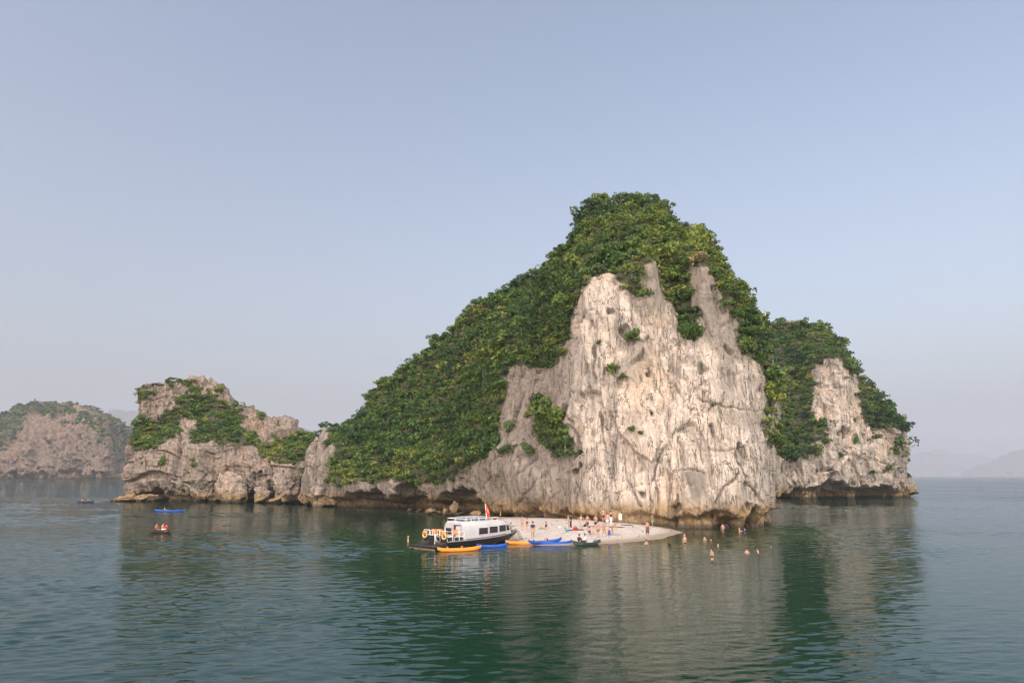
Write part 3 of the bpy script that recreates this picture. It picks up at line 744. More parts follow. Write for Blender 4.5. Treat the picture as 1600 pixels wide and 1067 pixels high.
# shrubs that stand out singly: those on the skyline and the ones rooted in the bare face
ISOL = [(990, 524, 1.5, 'forked green shrub high on the middle of the pale cliff face'), (957, 579, 1.0, 'drooping shrub on the pale cliff face below the forked one'), (971, 591, 0.8, 'small tuft beside the drooping shrub on the pale cliff'),
        (1077, 523, 1.7, 'dark bush at the lower tip of the vegetated gully in the cliff'), (1166, 538, 1.6, 'round bush on a ledge near the shoulder of the pale cliff'), (901, 466, 1.0, 'small bush on the upper corner of the cliff beside the jungle'),
        (880, 551, 1.1, 'bush on the cliff edge where the jungle slope ends'), (905, 706, 0.7, 'little dark bush just below the leafy cluster at the cliff foot'), (847, 640, 1.7, 'topmost tree of the leafy cluster low on the cliff'),
        (868, 662, 1.8, 'middle tree of the leafy cluster low on the cliff'), (884, 692, 1.7, 'lowest tree of the leafy cluster low on the cliff'), (1116, 630, 0.45, 'tiny fern tuft on a crack across the pale cliff'),
        (984, 669, 0.6, 'small dark tuft low in the middle of the pale cliff'), (1002, 674, 0.5, 'tiny tuft next to the small dark one in the middle of the pale cliff'), (822, 700, 1.2, 'bush on the grey rock under the leafy cluster'), (936, 534, 0.6, 'small lone tuft beside the forked shrub on the pale cliff')]
nm = len(pts)
sky_idx = []
for a in range(505, 1190, 9):
    q = np.nonzero((np.abs(uu - a) < 5) & HILLS['island_hill']['front'][kp])[0]
    if len(q): sky_idx.append(q[np.argmin(vv[q])])
sky_idx = sorted(set(sky_idx))
mass = np.setdiff1d(np.arange(nm), sky_idx)
V, F, T = joined(pts[mass], sz[mass], tn[mass], PROTO, r1)
tag(link('jungle', np_mesh('jungle', V, F, LEAF, {'tint': T})), 'dense green jungle covering the slope and summit of the tall island', None, None, 'stuff')

HERO = [crown_arrays(np.random.default_rng(300 + i), 700, 6 + i % 4, 0.85, 0.10) for i in range(6)]
hero_me = [np_mesh('crown', V_ - 0 * V_, np.arange(len(V_)).reshape(-1, 3), LEAF, {'tint': T_ + [0.25, 0.42, 0.55, 0.35, 0.6, 0.48][i]}) for i, (V_, T_) in enumerate(HERO)]
def trunk_mesh(seed):
    r = random.Random(seed); bm = bmesh.new()
    def limb(a, b, ra, rb, seg=4):
        a, b = Vector(a), Vector(b); prev = None; ax = (b - a).normalized()
        e1 = ax.orthogonal().normalized(); e2 = ax.cross(e1)
        for k in range(seg + 1):
            t = k / seg; c = a.lerp(b, t) + Vector((r.uniform(-1, 1), r.uniform(-1, 1), 0)) * 0.03 * (0 < k)
            rr = ra + (rb - ra) * t
            ring = [bm.verts.new(c + (e1 * math.cos(q) + e2 * math.sin(q)) * rr) for q in [i * math.tau / 6 for i in range(6)]]
            if prev:
                for i in range(6): bm.faces.new((prev[i], prev[(i + 1) % 6], ring[(i + 1) % 6], ring[i]))
            prev = ring
        bm.faces.new(prev)
    limb((0, 0, -0.45), (0.03, 0.0, 0.35), 0.075, 0.05)
    for k in range(4):
        a = k * 1.6 + r.uniform(-.4, .4)
        limb((0.02, 0, 0.12 + 0.07 * k), (0.45 * math.cos(a), 0.45 * math.sin(a), 0.5 + 0.1 * k), 0.035, 0.012, 3)
    me = bpy.data.meshes.new('trunk'); bm.to_mesh(me); bm.free(); me.materials.append(BARK)
    return me
TR = [trunk_mesh(i) for i in range(3)]
def hero_shrub(name, p, s, label, cat, group, r, kind=None, tilt=(0, 0)):
    k = int(r.integers(0, 6)) if kind is None else kind
    e = empty(name, p, float(r.uniform(0, 6.28)))
    e.scale = (s, s, s * float(r.uniform(0.85, 1.15))); e.rotation_euler[0], e.rotation_euler[1] = tilt
    tag(e, label, cat, group)
    link('crown', hero_me[k], e); link('trunk', TR[k % 3], e)
    return e
for i in sky_idx:
    summit = uu[i] > 905
    hero_shrub('ridge_tree', pts[i] + np.array([0, 0, 0.3]), sz[i] * 1.05, 'leafy tree on the wooded summit skyline of the tall island' if summit else 'leafy tree along the sloping green skyline of the tall island',
               'tree', 'trees on the summit skyline' if summit else 'trees along the sloping skyline', r1)
def surf_at(hname, u, v):
    H = HILLS[hname]; q = np.nonzero((np.abs(H['u'] - u) < 3) & (np.abs(H['v'] - v) < 3) & H['front'])[0]
    if len(q) == 0: return at(u, v, 110), np.array([0, -1, 0.0])
    j = q[np.argmin(H['P'][q, 1])]
    return H['P'][j], H['N'][j]
for (a, b_, s, lb) in ISOL:
    p, nn = surf_at('island_hill', a, b_)
    hero_shrub('cliff_shrub', p + nn * 0.3 * s - np.array([0, 0, 0.35 * s]), s, lb, 'shrub', 'shrubs rooted in the cliff face', r1, tilt=(0.35, 0))

# bare grey limbs and dead twigs sticking out of the canopy
def twigs(pts, sz, r, n):
    V, F = [], []
    for i in r.choice(len(pts), n, replace=False):
        for _ in range(3):
            a = pts[i] + np.array([0, 0, 0.4 * sz[i]]); d = r.normal(0, 1, 3); d[2] = abs(d[2]) + 0.4; d[1] -= 0.5; d /= np.linalg.norm(d)
            L = sz[i] * r.uniform(0.9, 1.5); b = a + d * L * 0.6 + r.normal(0, 0.1, 3); c = b + (d + r.normal(0, 0.4, 3)) * L * 0.4
            e = np.cross(d, [0.3, 0.9, 0.1]); e /= np.linalg.norm(e); f = np.cross(d, e)
            k = len(V) * 1
            for q, w in ((a, .05), (b, .032), (c, .012)):
                V += [q + e * w, q - e * w * .5 + f * w * .87, q - e * w * .5 - f * w * .87]
            for o in (0, 3):
                for j in range(3): F.append((k + o + j, k + o + (j + 1) % 3, k + o + 3 + (j + 1) % 3, k + o + 3 + j))
    return np.array(V), np.array(F)
TW = plain('bleached wood', (0.30, 0.26, 0.21), 0.9, 0.2, 3.0)
Vt, Ft = twigs(pts, sz, r1, 260)
tag(link('dead_branches', np_mesh('dead_branches', Vt, Ft, TW)), 'bare grey branches poking out of the jungle canopy', None, None, 'stuff')

# outcrop
veg_left = [[(207, 672), (217, 656), (245, 655), (262, 640), (285, 648), (278, 672), (262, 690), (235, 700), (208, 706)], [(258, 598), (275, 589), (303, 590), (300, 597), (265, 600)],
            [(268, 645), (276, 618), (330, 608), (348, 628), (364, 640), (376, 665), (402, 690), (412, 702), (398, 702), (368, 697), (340, 687), (300, 692), (312, 662), (290, 652)],
            [(402, 702), (430, 686), (455, 680), (482, 674), (478, 700), (468, 722), (430, 727), (406, 712)]]
sp_left = [([(360, 625), (385, 635), (380, 660), (362, 655)], 0.01), ([(215, 605), (245, 605), (240, 625), (218, 628)], 0.02), ([(290, 720), (310, 715), (312, 735), (292, 738)], 0.01), ([(235, 715), (262, 715), (258, 735), (240, 735)], 0.012)]
r2 = np.random.default_rng(31)
pts, sz, kp = cover('rock_hill', veg_left, 1.3, (0.7, 1.45), r2, sp_left, 9)
V, F, T = joined(pts, sz, tints_for(pts, r2, 0.44, 3.0), PROTO_MID, r2)
tag(link('scrub', np_mesh('scrub', V, F, LEAF, {'tint': T})), 'yellow green scrub growing over the ledges of the blocky outcrop', None, None, 'stuff')
for (a, b_, s, lb) in [(347, 606, 1.6, 'round dark bush on the top edge of the blocky outcrop'), (226, 616, 1.3, 'small bush on the left shoulder of the blocky outcrop under its flat top'), (303, 609, 1.7, 'round bush in front of the flat top of the blocky outcrop'), (408, 648, 1.4, 'small bush on the notch between the outcrop and its lower knob')]:
    p, nn = surf_at('rock_hill', a, b_)
    hero_shrub('outcrop_bush', p + nn * 0.4 - np.array([0, 0, 0.8]), s, lb.replace('left shoulder', 'steep shoulder'), 'bush', 'bushes on the outcrop', r2)

# farther hill
veg_right = [[(1170, 520), (1192, 510), (1204, 500), (1250, 500), (1285, 507), (1305, 524), (1320, 548), (1342, 580), (1345, 594), (1320, 572), (1305, 562), (1286, 562), (1272, 582), (1266, 610), (1270, 650), (1290, 665), (1294, 680), (1276, 690), (1258, 682), (1280, 712), (1262, 716), (1220, 712), (1170, 700)],
             [(1340, 588), (1362, 604), (1385, 632), (1408, 656), (1412, 672), (1390, 662), (1370, 672), (1350, 652), (1342, 620)]]
sp_right = [([(1355, 665), (1372, 668), (1368, 690), (1352, 690)], 0.012), ([(1392, 690), (1412, 692), (1408, 722), (1386, 715)], 0.015), ([(1290, 590), (1400, 690), (1400, 740), (1290, 740)], 0.0006)]
r3 = np.random.default_rng(41)
pts, sz, kp = cover('cliff_hill', veg_right, 1.6, (0.9, 2.2), r3, sp_right)
V, F, T = joined(pts, sz, tints_for(pts, r3, 0.26, 5.0), PROTO_MID, r3)
tag(link('thicket', np_mesh('thicket', V, F, LEAF, {'tint': T})), 'dark green thicket covering the farther hill behind the tall island', None, None, 'stuff')

# distant island
r4 = np.random.default_rng(51)
veg_far = [[(-100, 640), (0, 645), (30, 630), (58, 624), (110, 630), (112, 645), (80, 645), (60, 640), (30, 655), (20, 690), (0, 700), (-100, 700)]]
def far_patch(H):
    f = fbm(H['P'], (0.03, 0.03, 0.03), 3, 6.0)
    return H['front'] & (f > 0.17) & (H['v'] < 715) & (H['P'][:, 2] > 20)
pts, sz, kp = cover('distant_island_hill', veg_far, 0.45, (1.6, 3.8), r4, (), 1, 10.0, far_patch)
V, F, T = joined(pts, sz, tints_for(pts, r4, 0.18, 7.0), PROTO_FAR, r4)
tag(link('distant_scrub', np_mesh('distant_scrub', V, F, LEAF, {'tint': T})), 'dark shrubs dotted over the distant rounded island', None, None, 'stuff')

# ------------------------------------------------------------------ haze
hm, hn_, hl_ = mat('haze'); 
pv = hn_.new('ShaderNodeVolumePrincipled'); pv.inputs['Color'].default_value = (0.60, 0.655, 0.77, 1)
pv.inputs['Density'].default_value = 0.00015; pv.inputs['Anisotropy'].default_value = 0.0
ho = hn_.new('ShaderNodeOutputMaterial'); hl_.new(pv.outputs[0], ho.inputs['Volume'])
bm = bmesh.new(); bmesh.ops.create_cube(bm, size=1.0)
bmesh.ops.scale(bm, vec=(26000, 13800, 820), verts=bm.verts); bmesh.ops.translate(bm, vec=(0, 6500, 404), verts=bm.verts)
hme = bpy.data.meshes.new('haze'); bm.to_mesh(hme); bm.free(); hme.materials.append(hm)
tag(link('haze', hme), 'pale sea haze hanging over the whole bay', None, None, 'stuff')

# ------------------------------------------------------------------ boulders
def boulder(name, u, v, w_px, h_m, Y, label, group=None, seed=0, mt=None, yaw=0.0, lean=0.0, depth=0.8, z0=None, angular=1.0, cat='boulder'):
    """a broken block: rounded lump cut by random planes; (u, v) is the middle of its foot"""
    p = at(u, v, Y); z0 = p[2] if z0 is None else z0
    w = w_px * Y / FPX / 2
    r = np.random.default_rng(900 + seed)
    bm = bmesh.new(); bmesh.ops.create_icosphere(bm, subdivisions=4, radius=1.0)
    V = np.array([q.co[:] for q in bm.verts])
    N = V.copy()
    rad = np.full(len(V), 1.15)
    for k in range(9):
        d = r.normal(0, 1, 3); d /= np.linalg.norm(d); c = N @ d
        rad = np.minimum(rad, np.where(c > 0.2, r.uniform(0.52, 0.9) / np.maximum(c, 0.2), 9))
    V = N * (rad * angular + (1 - angular))[:, None]
    V *= np.array([w, w * depth, h_m * 0.62])
    V += N * (0.13 * w * fbm(V + seed * 7.7, (1.2 / w, 1.2 / w, 1.2 / w), 4))[:, None]
    V += N * (0.20 * w * facets(V + seed * 3.1, (1.1 / w, 1.1 / w, 1.1 / w), 3) + 0.08 * w * facets(V + seed * 1.3, (3.2 / w, 3.2 / w, 3.2 / w), 7))[:, None]
    for q, c in zip(bm.verts, V): q.co = c
    me = bpy.data.meshes.new(name); bm.to_mesh(me); bm.free()
    fr_ = me.attributes.new('fresh', 'FLOAT', 'POINT'); fr_.data.foreach_set('value', np.full(len(V), 0.6 + 0.4 * math.sin(seed), np.float32))
    me.materials.append(mt or ROCK_LEFT)
    o = link(name, me); o.location = (p[0], p[1], z0 + h_m * 0.40); o.rotation_euler = (0, lean, yaw)
    # the stone is coloured by its place above the tide, so its mesh keeps world heights
    M = Euler((0, lean, yaw)).to_matrix()
    W = V @ np.array(M).T + np.array([p[0], p[1], z0 + h_m * 0.40])
    me.vertices.foreach_set('co', W.astype(np.float32).ravel()); me.update()
    o.location = (0, 0, 0); o.rotation_euler = (0, 0, 0)
    tag(o, label, cat, group)
    return o
boulder('boulder', 361, 781, 54, 6.2, 187, 'big pale cracked boulder at the foot of the blocky outcrop', seed=1, yaw=0.3)
boulder('boulder', 410, 783, 30, 3.2, 184.5, 'ochre based boulder beside the big pale one at the waterline', seed=2, yaw=1.0)
boulder('boulder', 446, 776, 44, 6.0, 184, 'large smooth dark slab leaning against the outcrop', seed=3, yaw=0.2, lean=-0.55, depth=0.5, z0=1.0)
boulder('boulder', 452, 785, 26, 2.6, 180, 'small angular boulder wedged under the leaning slab', seed=4, yaw=2.0)
boulder('boulder', 431, 785.5, 22, 1.4, 181, 'low ochre rock at the waterline in front of the leaning slab', seed=5)
boulder('boulder', 476, 787, 22, 2.0, 172, 'dark low rock at the foot of the grey knob beside the jungle', seed=6)
boulder('boulder', 500, 789, 58, 3.6, 164, 'wide pale boulder with an ochre tide band under the grey knob', seed=7, depth=0.5)
boulder('flat_rock', 199, 781.5, 50, 1.5, 192, 'flat tilted slab of rock off the overhanging end of the outcrop', None, 58, lean=-0.10, depth=0.7, cat='rock')
boulder('flat_rock', 231, 782.5, 32, 1.6, 191, 'low lumpy rock ledge under the overhanging end of the outcrop', None, 9, depth=0.8, cat='rock')
boulder('boulder', 1421, 769, 27, 5.4, 262, 'squarish brown boulder standing off the end of the farther cliff', None, 10, mt=ROCK_MAIN, yaw=0.4)
boulder('boulder', 708, 802.5, 15, 1.9, 125, 'pale triangular boulder in front of the dark cave behind the passenger boat', None, 11, yaw=0.6, mt=ROCK_LEFT)
boulder('boulder', 697, 803.5, 12, 1.0, 126, 'small brown rock beside the triangular boulder by the cave', None, 12, yaw=1.6)
boulder('boulder', 742, 805, 17, 0.8, 121, 'low flat tan slab at the cave mouth behind the flag', None, 13, yaw=0.3)
boulder('boulder', 672, 801, 20, 0.7, 134, 'low wet rock ledge at the mouth of the dark cave', None, 14, yaw=0.2)
for k, (a, b_, w_) in enumerate([(722, 804.5, 9), (655, 800, 12), (758, 807, 9), (767, 808, 7), (686, 803, 8), (640, 799, 9)]):
    boulder('small_rock', a, b_, w_, 0.6, onz(a, b_)[1] + 1.0, 'small brown rock along the waterline below the jungle slope', 'small rocks along the waterline', 30 + k, yaw=k, cat='rock')
for k, (a, b_, w_, h_) in enumerate([(1142, 823, 30, 1.6), (1170, 821.5, 34, 1.9), (1195, 819.5, 26, 2.2), (1120, 824.5, 20, 1.0)]):
    boulder('dark_boulder', a, b_, w_, h_, onz(a, b_)[1] + 1.2, 'dark wet boulder wedged under the corner of the pale cliff', 'dark boulders under the cliff corner', 40 + k, yaw=k * 1.3, lean=0.3, mt=ROCK_MAIN)
boulder('low_rock', 165, 748, 20, 3.0, 1050, 'long low tan rock lying off the tip of the distant island', None, 15, mt=ROCK_FAR, depth=0.5, cat='rock')

# ------------------------------------------------------------------ mesh kit for made things
class MB:
    def __init__(s): s.bm = bmesh.new()
    def box(s, lo, hi, bev=0.0):
        r = bmesh.ops.create_cube(s.bm, size=1.0); vv = r['verts']
        lo, hi = Vector(lo), Vector(hi)
        for q in vv: q.co = Vector([(lo[k] + hi[k]) / 2 + q.co[k] * (hi[k] - lo[k]) for k in range(3)])
        if bev: bmesh.ops.bevel(s.bm, geom=list({e for q in vv for e in q.link_edges}), offset=bev, segments=2, affect='EDGES', profile=0.7)
        return s
    def tube(s, pts, r, seg=8, close=False):
        pts = [Vector(p) for p in pts]; n = len(pts); rs = r if isinstance(r, (list, tuple)) else [r] * n
        rings = []
        for i, p in enumerate(pts):
            if close: d = pts[(i + 1) % n] - pts[i - 1]
            else: d = pts[min(i + 1, n - 1)] - pts[max(i - 1, 0)]
            d.normalize(); up = Vector((0, 0, 1)) if abs(d.z) < 0.9 else Vector((1, 0, 0))
            e1 = d.cross(up).normalized(); e2 = d.cross(e1)
            rings.append([s.bm.verts.new(p + (e1 * math.cos(a) + e2 * math.sin(a)) * rs[i]) for a in [k * math.tau / seg for k in range(seg)]])
        m_ = n if close else n - 1
        for i in range(m_):
            A, B = rings[i], rings[(i + 1) % n]
            for k in range(seg): s.bm.faces.new((A[k], A[(k + 1) % seg], B[(k + 1) % seg], B[k]))
        if not close: s.bm.faces.new(rings[0][::-1]); s.bm.faces.new(rings[-1])
        return s
    def loft(s, secs, caps=True, closed=True):
        rings = [[s.bm.verts.new(p) for p in c] for c in secs]
        n = len(rings[0])
        for A, B in zip(rings, rings[1:]):
            for k in range(n if closed else n - 1):
                s.bm.faces.new((A[k], A[(k + 1) % n], B[(k + 1) % n], B[k]))
        if caps and closed: s.bm.faces.new(rings[0][::-1]); s.bm.faces.new(rings[-1])
        return s
    def poly(s, pts, thick=(0, 0, 0)):
        a = [s.bm.verts.new(p) for p in pts]; b = [s.bm.verts.new(Vector(p) + Vector(thick)) for p in pts]; n = len(a)
        s.bm.faces.new(a[::-1]); s.bm.faces.new(b)
        for k in range(n): s.bm.faces.new((a[k], a[(k + 1) % n], b[(k + 1) % n], b[k]))
        return s
    def build(s, name, m, parent=None, smooth=True, sub=0):
        bmesh.ops.recalc_face_normals(s.bm, faces=s.bm.faces)
        me = bpy.data.meshes.new(name); s.bm.to_mesh(me); s.bm.free(); me.materials.append(m)
        if smooth:
            me.polygons.foreach_set('use_smooth', np.ones(len(me.polygons), bool))
            try: me.set_sharp_from_angle(angle=R(38))
            except Exception: pass
        o = link(name, me, parent)
        if sub:
            md = o.modifiers.new('sub', 'SUBSURF'); md.levels = md.render_levels = sub
        return o

M_WHITE = plain('white gelcoat', (0.46, 0.455, 0.475), 0.35, 0.12, 0.9)
M_RAIL = plain('painted rail', (0.78, 0.76, 0.72), 0.4, 0.08, 3.0)
M_BLACK = plain('black hull paint', (0.018, 0.016, 0.017), 0.35, 0.35, 1.2)
M_RUST = plain('worn hull base', (0.06, 0.03, 0.022), 0.6, 0.5, 2.0)
M_DECK = plain('dark deck', (0.035, 0.033, 0.033), 0.7, 0.3, 2.0)
M_TRIM = plain('maroon trim', (0.09, 0.03, 0.03), 0.5, 0.2)
M_YEL = plain('yellow ring', (0.80, 0.42, 0.03), 0.5, 0.1, 3.0)
M_RED = plain('flag red', (0.72, 0.04, 0.025), 0.7, 0.1, 3.0)
M_STAR = plain('flag yellow', (0.85, 0.62, 0.02), 0.7, 0.05, 3.0)
M_ORANGE = plain('orange plastic', (0.80, 0.27, 0.035), 0.4, 0.12, 1.2)
M_BLUE = plain('blue plastic', (0.010, 0.075, 0.36), 0.4, 0.15, 1.2)
M_NAVYP = plain('dark blue plastic', (0.01, 0.05, 0.20), 0.45, 0.15, 1.2)
M_GREY = plain('grey rubber', (0.16, 0.16, 0.17), 0.7, 0.2)
M_BOATG = plain('dark green hull', (0.03, 0.055, 0.045), 0.6, 0.3, 2.0)
M_BAMB = plain('tarred bamboo', (0.045, 0.032, 0.024), 0.8, 0.4, 4.0)
M_WOOD = plain('weathered wood', (0.24, 0.17, 0.11), 0.8, 0.3, 4.0)
gm, gn, gl2 = mat('tinted glass'); gg = G(gm)
gb = gg.node('ShaderNodeBsdfPrincipled'); gb.inputs['Base Color'].default_value = (0.035, 0.024, 0.024, 1); gb.inputs['Roughness'].default_value = 0.06
go_ = gg.node('ShaderNodeOutputMaterial'); gl2.new(gb.outputs[0], go_.inputs[0])
M_GLASS = gm
M_BGLASS = plain('roof glass', (0.10, 0.14, 0.18), 0.12, 0.2, 1.0)

# ------------------------------------------------------------------ passenger boat
HDG = R(46)
cB = onz(699, 858.5)
BEAM = 3.7
fw = np.array([math.cos(HDG), math.sin(HDG), 0]); pt = np.array([-math.sin(HDG), math.cos(HDG), 0])
B0 = cB + pt * BEAM / 2
boat = empty('passenger_boat', (B0[0], B0[1], 0), HDG)
tag(boat, 'black hulled passenger boat with a white cabin moored bow first at the beach', 'boat')
LB = 11.4
def sheer(x): return 0.68 + 0.46 * (max(0, x) / LB) ** 2.2
def halfw(x): return (BEAM / 2) * (1 - max(0, (x - 5.0) / (LB - 5.0)) ** 2.3)
def hull_sec(x, top, inset=0.0):
    h = max(halfw(x) - inset, 0.03); rise = max(0, (x - 7.0) / (LB - 7.0)); k = -0.45 + 1.35 * rise ** 2.2
    c = min(k + 0.5 * (top - k), top - 0.05); hc = h * (0.9 - 0.35 * rise)
    return [(x, h, top), (x, (h + hc) / 2, (top + c) / 2 + 0.05), (x, hc, c), (x, hc * 0.5, (c + k) / 2), (x, 0, k), (x, -hc * 0.5, (c + k) / 2), (x, -hc, c), (x, -(h + hc) / 2, (top + c) / 2 + 0.05), (x, -h, top)]
xs_ = [0, 1.2, 2.5, 4, 5.5, 7, 8, 9, 9.8, 10.5, 11, 11.3, LB]
hull = MB(); hull.loft([hull_sec(x, sheer(x)) for x in xs_]); hull = hull.build('hull', M_BLACK, boat)
rr = MB(); rr.tube([(x, -halfw(x) - 0.01, sheer(x)) for x in xs_] + [(x, halfw(x) + 0.01, sheer(x)) for x in xs_[::-1]], 0.075, 8); rr.build('rubbing_strake', M_GREY, hull)
st_ = MB(); st_.tube([(x, -halfw(x) + 0.06, sheer(x) + 0.10) for x in xs_[2:-2]], 0.035, 6); st_.build('trim_line', M_TRIM, hull)
pf = MB(); pf.box((-1.55, -BEAM / 2 - 0.05, 0.10), (0.05, BEAM / 2 + 0.05, 0.38), 0.07); pfo = pf.build('swim_platform', M_BLACK, boat)
pe = MB(); pe.box((-1.60, -BEAM / 2 - 0.02, 0.0), (-1.50, BEAM / 2 + 0.02, 0.09), 0.02); pe.build('platform_strip', M_WOOD, pfo)
# cockpit bulwark: two dark panels with a pale post between them
for (y0, y1) in ((-1.72, -0.12), (0.05, 1.72)):
    q = MB(); q.box((0.02, y0, 0.5), (0.20, y1, 1.18), 0.05); q.build('stern_panel', M_BLACK, boat)
q = MB(); q.box((-0.04, -0.085, 0.40), (0.10, 0.015, 1.28), 0.02); q.build('stern_post', M_RAIL, boat)
for sy in (-1, 1):
    q = MB(); q.box((-0.55, sy * 1.25 - 0.42, 0.38), (0.02, sy * 1.25 + 0.42, 0.62), 0.05); q.build('stern_step', M_DECK, boat)
q = MB(); q.tube([(-0.06, -0.62 + 0.27 * math.cos(a), 0.86 + 0.27 * math.sin(a)) for a in np.linspace(0, math.tau, 20, endpoint=False)], 0.085, 8, True); fen = q.build('fender_tyre', M_GREY, boat)
for (y0, z0) in ((-0.36, 0.80), (-0.52, 0.72), (-0.26, 0.74)):
    q = MB(); q.box((-0.20, y0 - 0.035, z0 - 0.1), (-0.155, y0 + 0.035, z0 + 0.1), 0.01); q.build('painted_mark', M_WHITE, fen)
q = MB(); q.box((0.2, -1.7, 0.45), (2.5, 1.7, 0.60), 0.0); q.build('cockpit_floor', M_DECK, boat)
for sy in (-1, 1):
    q = MB(); q.box((0.5, sy * 1.25 - 0.35, 0.6), (2.2, sy * 1.25 + 0.35, 1.0), 0.06); q.build('cockpit_seat', M_DECK, boat)
def rail(pts, posts, r=0.035, name='railing', parent=None):
    q = MB(); q.tube(pts, r, 6)
    for (a, b_) in posts: q.tube([a, b_], r, 6)
    return q.build(name, M_RAIL, parent or boat)
for sy in (-1, 1):                               # side rails of the cockpit
    y = sy * 1.74
    rail([(0.05, y, 0.68), (0.05, y, 1.62), (0.75, y, 1.62), (0.75, y, 0.68)], [((0.05, y, 1.15), (0.75, y, 1.15))])
    rail([(0.95, y, 0.68), (0.95, y, 1.55), (2.2, y, 1.55), (2.2, y, 0.68)], [((0.95, y, 1.1), (2.2, y, 1.1)), ((1.58, y, 0.68), (1.58, y, 1.55))])
for (a, b_) in ((-1.70, -1.15), (-0.95, -0.25), (0.15, 0.75), (0.90, 1.70)):
    rail([(0.08, a, 1.15), (0.08, a, 1.66), (0.08, b_, 1.66), (0.08, b_, 1.15)], [((0.08, (a + b_) / 2, 1.15), (0.08, (a + b_) / 2, 1.66))])
# cabin
CW = 1.48
def cab_sec(x, zt, w, zb):
    r_ = 0.28
    return [(x, -w, zb), (x, -w + 0.04, zt - r_ - 0.25), (x, -w + 0.12, zt - r_), (x, -w + 0.26, zt - 0.09), (x, -w + 0.55, zt), (x, w - 0.55, zt), (x, w - 0.26, zt - 0.09), (x, w - 0.12, zt - r_), (x, w - 0.04, zt - r_ - 0.25), (x, w, zb)]
cs = []
for (x, zt, w) in ((2.42, 2.30, CW), (2.55, 2.42, CW), (4, 2.42, CW), (6, 2.42, CW), (7.6, 2.40, CW - 0.03), (8.4, 2.30, CW - 0.10), (8.9, 2.10, CW - 0.18), (9.4, 1.70, CW - 0.34), (9.75, 1.34, CW - 0.5)):
    cs.append(cab_sec(x, zt, w, sheer(x) - 0.03))
cabin = MB(); cabin.loft(cs); cabin = cabin.build('cabin', M_WHITE, boat)
def side_pt(x, z, sy, out=0.015):
    w = float(np.interp(x, [2.42, 7.6, 8.4, 8.9, 9.4], [CW, CW - .03, CW - .10, CW - .18, CW - .34]))
    zt = float(np.interp(x, [2.55, 7.6, 8.4, 8.9, 9.4], [2.42, 2.40, 2.30, 2.10, 1.70])); f = (z - sheer(x)) / (zt - 0.53 - sheer(x))
    return (x, sy * (w - 0.04 * f + out), z)
for sy in (-1, 1):
    for (xa, xb) in ((4.45, 5.70), (5.92, 7.10), (7.32, 8.35)):
        za, zb = sheer((xa + xb) / 2) + 0.32, sheer((xa + xb) / 2) + 1.02
        q = MB(); q.poly([side_pt(xa, za, sy), side_pt(xb, za + 0.03, sy), side_pt(xb, zb, sy), side_pt(xa, zb, sy)], (0, sy * 0.012, 0)); wo_ = q.build('window', M_GLASS, boat)
        q = MB(); c_ = [side_pt(xa, za, sy, 0.02), side_pt(xb, za + 0.03, sy, 0.02), side_pt(xb, zb, sy, 0.02), side_pt(xa, zb, sy, 0.02)]; q.tube(c_, 0.045, 6, True); q.build('window_frame', M_WHITE, wo_)
    q = MB(); q.poly([side_pt(8.50, 1.32, sy), side_pt(9.12, 1.34, sy), side_pt(8.80, 1.78, sy), side_pt(8.50, 1.92, sy)], (0, sy * 0.012, 0)); wo_ = q.build('window', M_GLASS, boat)
for sy in (-1, 1):                               # windscreen panes on the raked front
    q = MB(); q.poly([(8.62 + 0.03, sy * 0.06, 2.20), (8.62 + 0.03, sy * 0.95, 2.16), (9.42, sy * 0.88, 1.68), (9.48, sy * 0.06, 1.66)], (0.03, 0, 0.03)); q.build('windscreen', M_GLASS, boat)
# open door: a dark panel on the rear wall paints the shaded inside
q = MB(); q.box((2.395, -0.95, 0.72), (2.415, -0.10, 2.05)); dr = q.build('doorway_shade_panel', M_DECK, boat)
q = MB(); q.tube([(2.38, -1.0, 0.72), (2.38, -1.0, 2.08), (2.38, -0.06, 2.08), (2.38, -0.06, 0.72)], 0.04, 6); q.build('door_frame', M_TRIM, dr)
q = MB(); q.box((1.75, -1.07, 0.75), (2.38, -1.02, 2.02), 0.01); q.build('door_leaf', M_WHITE, boat)
q = MB(); q.box((2.38, 0.35, 1.15), (2.41, 1.15, 1.75), 0.005); q.build('window', M_GLASS, boat)
# roof: low glazed hatch, rails, staff
q = MB(); q.loft([[(x, -1.0, 2.40), (x + dx, -0.85, zt), (x + dx, 0.85, zt), (x, 1.0, 2.40)] for (x, dx, zt) in ((3.0, 0.25, 2.44), (3.25, 0, 2.80), (6.0, 0, 2.80), (6.35, -0.15, 2.44))]); ht = q.build('roof_hatch', M_WHITE, boat)
for sy in (-1, 1):
    for (xa, xb) in ((3.3, 4.2), (4.3, 4.9), (5.0, 5.95)):
        q = MB(); q.poly([(xa, sy * 1.0, 2.45), (xb, sy * 1.0, 2.45), (xb, sy * 0.875, 2.76), (xa, sy * 0.875, 2.76)], (0, sy * 0.01, 0.005)); q.build('hatch_pane', M_BGLASS, ht)
q = MB(); q.poly([(3.02, -0.8, 2.47), (3.02, 0.8, 2.47), (3.22, 0.75, 2.77), (3.22, -0.75, 2.77)], (-0.02, 0, 0.01)); q.build('hatch_pane', M_BGLASS, ht)
for sy in (-1, 1):
    y = sy * 1.22
    rail([(2.65, y, 2.38), (2.65, y, 2.68), (7.3, y, 2.66), (7.3, y, 2.36)], [((x, y, 2.36), (x, y, 2.67)) for x in (3.6, 4.6, 5.6, 6.5)], 0.028, 'roof_rail')
rail([(2.65, -1.22, 2.68), (2.65, 1.22, 2.68)], [((2.65, 0, 2.38), (2.65, 0, 2.68))], 0.028, 'roof_rail')
fx, fy = 6.75, -0.2
